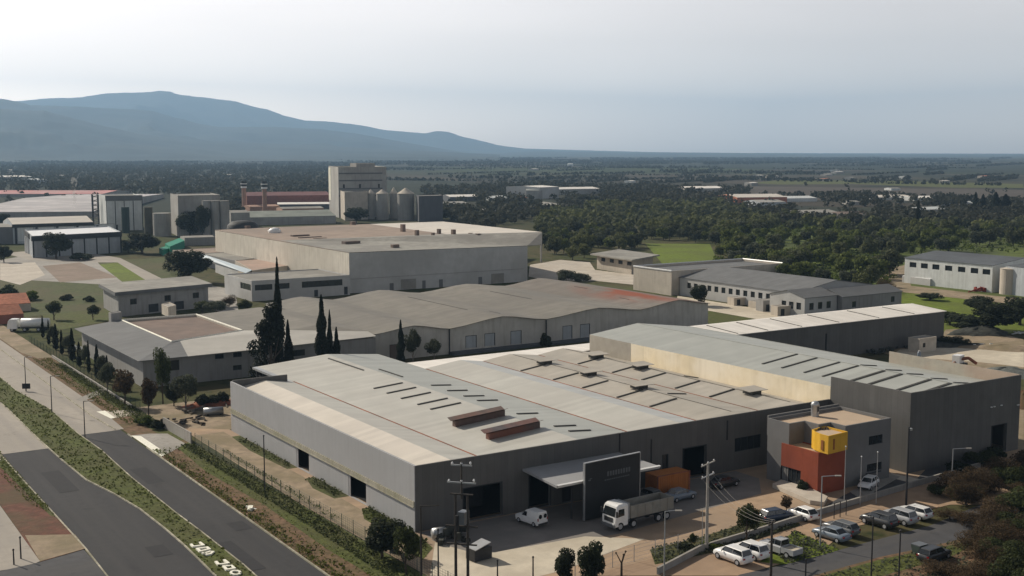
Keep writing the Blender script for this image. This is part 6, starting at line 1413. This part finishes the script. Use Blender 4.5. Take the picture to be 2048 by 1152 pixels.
def skip(px_, py_, label, w_=1.4, d_=1.2, h=1.4):
    X, Y = G(px_, py_, .1); o = world_thing('waste_bin', label, 'waste bin', (X, Y, .1)); mb = MB(); loft(mb, [[(X-w_/2*k, Y-d_/2*k, z), (X+w_/2*k, Y-d_/2*k, z), (X+w_/2*k, Y+d_/2*k, z), (X-w_/2*k, Y+d_/2*k, z)] for k, z in ((.8, .25), (1, h*.85))]); mb.build('body', mat('bin_green', (.06,.08,.07), .6, .1, 2) if 'bin_green' not in bpy.data.materials else bpy.data.materials['bin_green'], o)
    m2 = MB(); m2.obox((X, Y, h*.86), w_*1.03, d_*1.03, .1); m2.build('lid', P['grey'], o)
skip(1838, 1108, 'grey-lidded waste bin beside the dark roadside car')
# kerbed planter before the entrance
mb = MB(); pl = [G(*p, .1) for p in [(1545,975),(1562,966),(1625,985),(1655,1000),(1648,1012),(1620,1008)]]
if area(pl) < 0: pl = pl[::-1]
o = mb.prism(pl, .05, .6).build('planter', C['conc_pale']); tag(o, 'curved pale kerbed planter in front of the entrance cube', 'planter')
raised('pavement', [(1700,985),(1780,950),(1800,955),(1722,1000)], C['conc'], .14)
# ================================================================== poles, lamps, fences
def base_pole(name, label, cat, px_, py_, top, m, r0=.1, r1=.07, z=.05, group=None):
    X, Y = G(px_, py_, z); h = hz(px_, py_, top); o = world_thing(name, label, cat, (X, Y, 0), group)
    m2 = MB(); m2.tube((X, Y, 0), (X, Y, h), r0, r1, n=8); m2.build('pole', m, o); return o, X, Y, h
VX, VY = math.cos(rad(YAW-90)), math.sin(rad(YAW-90))
def lamp(px_, py_, top, label, arm=1.6, m='polec', s=1, dark=False):
    o, X, Y, h = base_pole('street_lamp', label, 'street lamp', px_, py_, top, C['dark_metal'] if dark else C['steel'], .09, .06)
    m2 = MB(); m2.tube((X, Y, h), (X+s*arm*VX, Y+s*arm*VY, h+.1), .05, n=6); m2.build('arm', C['dark_metal'] if dark else C['steel'], o)
    m2 = MB(); m2.obox((X+s*(arm+.2)*VX, Y+s*(arm+.2)*VY, h+.02), .7, .26, .12, rad(YAW-90)); m2.build('lamp_head', C['polec'], o); return o
lamp(1640, 1095, 952, 'street lamp with short arm standing by the silver-blue saloon')
lamp(1903, 975, 897, 'street lamp with short arm before the tall dark hall front', 1.9)
lamp(1328, 1170, 1022, 'street lamp on a thin pole in front of the tipper truck', 1.2)
lamp(170, 875, 802, 'thin roadside lamp nearest the start of the fresh asphalt', 1.0, dark=True); lamp(104, 826, 752, 'thin roadside lamp, middle one of three on the pale carriageway', 1.0, dark=True)
o = lamp(52, 782, 714, 'thin roadside lamp carrying a dark sign at its foot, left of the three', .8, dark=True)
X, Y = G(52, 782); sg = world_thing('road_sign', 'small dark rectangular road sign on the median', 'sign', (X, Y-.4, 0)); m2 = MB(); m2.obox((X, Y-.4, .5), 1.5, .08, 1.0, rad(-30)); m2.build('plate', C['dark_metal'], sg); m2 = MB(); m2.tube((X, Y-.4, 0), (X, Y-.4, .5), .05, n=6); m2.build('post', C['dark_metal'], sg)
for x, y, t_, l in ((1688, 1010, 893, 'white flagpole in front of the red cube, left of the three'), (1720, 1010, 913, 'white flagpole, middle of the three by the office'), (1752, 1008, 904, 'white flagpole, right of the three by the office')):
    o, X, Y, h = base_pole('flagpole', l, 'flagpole', x, y, t_, C['steel'], .06, .04); m2 = MB(); m2.lathe((X, Y, h), [(.09, 0), (.09, .1), (.02, .16)], 8); m2.build('finial', C['white_metal'], o)
o, X, Y, h = base_pole('tall_pole', 'tall black pole behind the white car at the row end', 'pole', 1812, 1014, 853, C['dark_metal'], .14, .1); m2 = MB(); m2.obox((X+.3, Y, h-.5), .4, .3, .3); m2.build('camera_box', C['steel'], o)
o, UX, UY, UH = base_pole('utility_pole', 'grey concrete utility pole with crossarms in the sunlit yard', 'utility pole', 1413, 1100, 925, C['polec'], .2, .13)
TOPS = []
for z, l in ((UH-.1, 1.6), (UH-1.5, 1.5)):
    m2 = MB(); m2.obox((UX, UY, z-.06), 2*l, .12, .12, rad(20)); a_ = m2.build('crossarm', C['polec'] if z > UH-1 else C['steel'], o)
    for s in (-1, 0, 1):
        X, Y = UX+s*l*.85*math.cos(rad(20)), UY+s*l*.85*math.sin(rad(20)); m2 = MB(); m2.lathe((X, Y, z+.06), [(.05, 0), (.09, .1), (.04, .2)], 8); m2.build('insulator', C['white_metal'], a_)
        if z < UH-1: TOPS.append((X, Y, z-.1))
base_pole('guard_post', 'thin pale post just left of the concrete utility pole', 'post', 1404, 1098, 1020, C['steel'], .05, .04)
o, FX_, FY_, FH_ = base_pole('wooden_pole', 'dark wooden pole rising from the bottom edge by the silver pickup', 'utility pole', 1541, 1175, 1042, C['wood'], .16, .11)
m2 = MB(); m2.obox((FX_, FY_, FH_-.25), 1.6, .12, .12, rad(20)); m2.build('crossarm', C['wood'], o)
for i, p in enumerate(TOPS):
    q = (FX_+(i-1)*.6, FY_+(i-1)*.2, FH_); mb = MB(); pr_ = None
    for k in range(13):
        t_ = k/12; c3 = (p[0]+(q[0]-p[0])*t_, p[1]+(q[1]-p[1])*t_, p[2]+(q[2]-p[2])*t_-1.1*4*t_*(1-t_))
        if pr_: mb.tube(pr_, c3, .013, n=4, cap=False)
        pr_ = c3
    tag(mb.build('power_cable', C['polec']), ['left', 'middle', 'right'][i] + ' of three cables slung down from the concrete utility pole', 'cable')
for x, y, t_, l in ((1742, 1160, 1035, 'dark thin pole at the bottom edge, left of the pair on the verge'), (1797, 1170, 1062, 'dark thin pole at the bottom edge, right of the pair on the verge'), (530, 985, 872, 'dark thin pole beside the dirt path along the hall'), (1610, 1190, 1120, 'short dark pole at the bottom edge under the grass patch'), (877, 1190, 1060, 'dark pole between the leafy tree and the double poles'), (995, 1175, 1122, 'short bollard light post near the pale paving'), (1066, 1175, 1115, 'short leaning dark post on the pale paving'), (42, 1118, 1075, 'thin post on the pale pavement at the lower left'), (28, 1130, 1100, 'short thin post at the lower left corner')):
    o, X, Y, h = base_pole('post', l, 'post', x, y, t_, C['dark_metal'], .09, .07); m2 = MB(); m2.lathe((X, Y, h), [(.1, 0), (.12, .12), (.05, .2)], 8); m2.build('cap', C['dark_metal'], o)
o, X, Y, h = base_pole('wooden_pole', 'dark pole with a single arm before the hall corner', 'utility pole', 843, 1190, 1010, C['wood'], .13, .09); m2 = MB(); m2.tube((X, Y, h-.1), (X+1.9*VX, Y+1.9*VY, h), .05, n=6); m2.build('arm', C['wood'], o)
# double-pole transformer station
A_ = G(912, 1185); B_ = G(936, 1187); h1 = hz(912, 1185, 930)
o = world_thing('transformer_station', 'double dark wooden poles carrying a transformer, insulators and a platform', 'transformer', (*A_, 0))
for p in (A_, B_): m2 = MB(); m2.tube((*p, 0), (*p, h1*.78), .17, .13, n=8); m2.build('pole', C['wood'], o)
def seg(z0, l, nm, m_): 
    dx, dy = B_[0]-A_[0], B_[1]-A_[1]; d = math.hypot(dx, dy); cx, cy_ = (A_[0]+B_[0])/2, (A_[1]+B_[1])/2; m2 = MB(); m2.obox((cx, cy_, z0), l, .14, .14, math.atan2(dy, dx)); return m2.build(nm, m_, o)
for zf, l in ((.995, 2.2), (.86, 3.0), (.77, 2.4), (.52, 3.4), (.38, 3.2)):
    a_ = seg(h1*zf, l, 'crossarm', C['steel'] if zf > .8 else C['wood'])
    if zf > .8:
        for s in (-1, 0, 1): cx, cy_ = (A_[0]+B_[0])/2+s*l*.42*VX, (A_[1]+B_[1])/2+s*l*.42*VY; m2 = MB(); m2.lathe((cx, cy_, h1*zf+.14), [(.07, 0), (.13, .15), (.06, .3)], 8); m2.build('insulator', C['white_metal'], a_)
cx, cy_ = (A_[0]+B_[0])/2, (A_[1]+B_[1])/2
m2 = MB(); m2.tube((cx, cy_, h1*.74), (cx, cy_, h1*1.03), .1, n=6); m2.build('mast', C['wood'], o)
m2 = MB(); m2.obox((cx+.1, cy_-.2, h1*.55), 1.0, .8, 1.3, .5); m2.build('transformer', P['grey'], o); m2 = MB(); m2.tube((cx-.5, cy_, h1*.5), (cx-.6, cy_-.1, h1*.62), .18, n=8); m2.build('coil', C['dark_metal'], o)
# steel-grey kiosk and water tank by the corner
X, Y = G(958, 1118); o = world_thing('open_dumpster', 'dark open skip with pale sloping lid near the double poles', 'skip', (X, Y, 0)); m2 = MB(); m2.obox((X, Y, .1), 2.4, 1.6, 1.3, .1); m2.build('bin', C['dark_metal'], o); m2 = MB(); m2.obox((X-.1, Y-.1, 1.65), 2.2, 1.7, .08, .1, -.25); m2.build('lid', C['steel'], o)
X, Y = G(878, 1080); o = world_thing('water_tank', 'pale rounded tank standing at the foot of the hall corner', 'tank', (X, Y, 0)); m2 = MB(); m2.tube((X-.8, Y, .9), (X+.7, Y-.1, .9), .62, n=16); m2.build('barrel', C['steel'], o, True); m2 = MB(); m2.obox((X, Y, 0), 1.4, .9, .35); m2.build('stand', C['conc'], o)
clutter('scrap', 'dark scrap piled beside the pale rounded tank', 'scrap', 905, 1078, 14, 1.0, .8, 1.6, dk)
X, Y = G(788, 1105); o = world_thing('orange_barrier', 'small orange-red barrier between the two corner trees', 'barrier', (X, Y, 0)); m2 = MB(); m2.obox((X, Y, .5), 1.0, .2, .8, .2); m2.build('board', mat('orange_board', (.6,.12,.04), .7, .1), o); m2 = MB(); m2.obox((X, Y, 0), .9, .5, .48, .2); m2.build('foot', C['dark_metal'], o)
# fences: posts are parts, the mesh is drawn as its wires
def fence(name, label, pts, h, step, pm, wires=4, z0=.1, panel=None, group=None):
    o = world_thing(name, label, 'fence', (*pts[0], 0), group); wm = MB(); n = 0
    for a, b in zip(pts[:-1], pts[1:]):
        l = math.hypot(b[0]-a[0], b[1]-a[1]); k = max(1, round(l/step))
        for i in range(k):
            if n > 95: break
            X, Y = a[0]+(b[0]-a[0])*i/k, a[1]+(b[1]-a[1])*i/k; m2 = MB(); m2.tube((X, Y, 0), (X, Y, h), .045, n=5); m2.build('post', pm, o); n += 1
        for w_ in range(wires): z = z0+(h-z0-.1)*w_/max(1, wires-1); wm.tube((*a, z), (*b, z), .014, n=3, cap=False)
        if wires > 5:
            for i in range(int(l/.5)): X, Y = a[0]+(b[0]-a[0])*i*.5/l, a[1]+(b[1]-a[1])*i*.5/l; wm.tube((X, Y, z0), (X, Y, h-.1), .012, n=3, cap=False)
    wm.build('wire_mesh', panel or pm, o); return o
gpaint = mat('green_fence', (.02,.055,.04), .6, .1)
fence('wire_fence', 'dark green wire fence along the weeds beside the dirt path', [(-8.0, 56), (-7.0, 18), (-6.3, -12), (-5.2, -30)], 1.9, 3.0, gpaint, 7)
fence('wire_fence', 'green wire fence with young cypresses behind it by the far verge', [(-8.4, 84), (-8.4, 150), (-8.6, 175)], 1.8, 3.0, gpaint, 7)
fence('wire_fence', 'thin wire fence along the front edge of the sunlit yard', [G(1150,1165), G(1225,1135), G(1310,1112), G(1400,1090)], 1.9, 3.0, C['steel'], 5)
def lowwall(label, pts, h, wd, m_):
    mb = MB()
    for a, b in zip(pts[:-1], pts[1:]):
        dx, dy = b[0]-a[0], b[1]-a[1]; l = math.hypot(dx, dy); nx, ny = -dy/l*wd/2, dx/l*wd/2
        mb.prism([(a[0]-nx, a[1]-ny), (b[0]-nx, b[1]-ny), (b[0]+nx, b[1]+ny), (a[0]+nx, a[1]+ny)], 0, h)
    o = world_thing('boundary_wall', label, 'wall', (*pts[0], 0)); mb.build('wall', m_, o); m2 = MB()
    for a, b in zip(pts[:-1], pts[1:]):
        dx, dy = b[0]-a[0], b[1]-a[1]; l = math.hypot(dx, dy); nx, ny = -dy/l*(wd/2+.03), dx/l*(wd/2+.03)
        m2.prism([(a[0]-nx, a[1]-ny), (b[0]-nx, b[1]-ny), (b[0]+nx, b[1]+ny), (a[0]+nx, a[1]+ny)], h+.003, h+.07)
    m2.build('coping', C['conc'], o); return o
lowwall('low grey concrete wall at the corner of the dirt plot', [(-8.6, 70), (-8.3, 57)], 1.7, .2, C['conc'])
lowwall('low dark wall dividing the sunlit yard from the parking bays', [G(1315,1150), G(1400,1105), G(1540,1062), G(1640,1030), G(1835,972), G(1960,936)], .75, .22, C['grey_wall'])
lowwall('low grey wall along the far verge by the young cypresses', [(-8.7, 88), (-8.7, 150)], .5, .2, C['conc'])
for x, y, t_ in ((1628, 1015, 975),): pass
o = world_thing('gate_frame', 'thin metal gate frame by the entrance flagpoles', 'gate', (*G(1670,1035), 0))
for x, y in ((1668, 1038), (1680, 1035), (1692, 1031)): X, Y = G(x, y); m2 = MB(); m2.tube((X, Y, 0), (X, Y, 2.0), .06, n=6); m2.build('post', C['dark_metal'], o)
a, b = G(1668,1038), G(1680,1035); m2 = MB(); m2.tube((*a, 2.0), (*b, 2.0), .05, n=6); m2.build('rail', C['dark_metal'], o)
def bare(px_, py_, top, label):
    X, Y = G(px_, py_); h = hz(px_, py_, top); o = world_thing('pollarded_tree', label, 'tree', (X, Y, 0)); m2 = MB(); m2.tube((X, Y, 0), (X, Y, h*.5), .14, .11, n=7); m2.build('trunk', C['bark'], o); m2 = MB()
    for a in (0.2, 2.6, 4.4): m2.tube((X, Y, h*.48), (X+math.cos(a)*h*.22, Y+math.sin(a)*h*.2, h*.9), .08, .05, n=6); m2.lathe((X+math.cos(a)*h*.22, Y+math.sin(a)*h*.2, h*.86), [(.06, 0), (.13, .1), (.05, .2)], 6)
    m2.build('limbs', C['bark'], o)
bare(1243, 1152, 1100, 'bare pollarded tree with three stubs at the yard fence')
# white stone letters laid out on the median
def stone(label, polylines, wd):
    mb = MB(); r_ = []
    for pl_ in polylines:
        q = [G(340+x/9.31, 1040+y/9.31, .14) for x, y in pl_]
        for a, b in zip(q[:-1], q[1:]):
            dx, dy = b[0]-a[0], b[1]-a[1]; l = math.hypot(dx, dy); 
            if l < .02: continue
            ex, ey = dx/l*wd*.45, dy/l*wd*.45; nx, ny = -dy/l*wd/2, dx/l*wd/2
            mb.prism([(a[0]-ex-nx, a[1]-ey-ny), (b[0]+ex-nx, b[1]+ey-ny), (b[0]+ex+nx, b[1]+ey+ny), (a[0]-ex+nx, a[1]-ey+ny)], .1, .30+.003*len(r_)); r_.append(1)
    tag(mb.build('stone_letter', C['stone_white']), label, 'letter', 'whitewashed stone letters on the median')
stone('hooked stone letter, first of the upper group on the grass median', [[(395,470),(435,510),(625,485),(560,435)]], .27)
stone('boxy O-shaped stone letter, second of the upper group on the median', [[(510,550),(690,525),(735,560),(560,598),(510,550)]], .3)
stone('curled stone letter, last of the upper group on the median', [[(610,635),(690,662),(755,650),(805,610),(745,605),(670,628)]], .26)
stone('hooked stone letter, first of the lower group on the median', [[(860,795),(905,845),(1085,820),(1015,765)]], .3)
stone('boxy O-shaped stone letter, middle of the lower group on the median', [[(1000,880),(1140,868),(1200,918),(1055,940),(1000,880)]], .3)
stone('round O-shaped stone letter, last of the lower group on the median', [[(1220+88*math.cos(k*.6283), 1000+36*math.sin(k*.6283)) for k in range(11)]], .24)
# a thread of steam over the works at the far left
X, Y = G(150, 428); mb = MB(); mb.lathe((X, Y, 2), [(.8, 0), (1.3, 6), (1.1, 12), (1.7, 17), (2.6, 21), (1.2, 24)], 14)
m = bpy.data.materials.new('steam'); m.use_nodes = True; n = m.node_tree; n.nodes.clear()
o = n.nodes.new('ShaderNodeOutputMaterial'); pv = n.nodes.new('ShaderNodeVolumePrincipled'); pv.inputs['Color'].default_value = (.95, .95, .95, 1)
ns = noise(n, .35, 4, lo=.45, hi=.7); k = n.nodes.new('ShaderNodeMath'); k.operation = 'MULTIPLY'; k.inputs[1].default_value = .35
n.links.new(ns, k.inputs[0]); n.links.new(k.outputs[0], pv.inputs['Density']); n.links.new(pv.outputs[0], o.inputs['Volume'])
tag(mb.build('steam', m), 'thin white plume of steam rising over the long white-roofed hall', 'steam', kind='stuff')
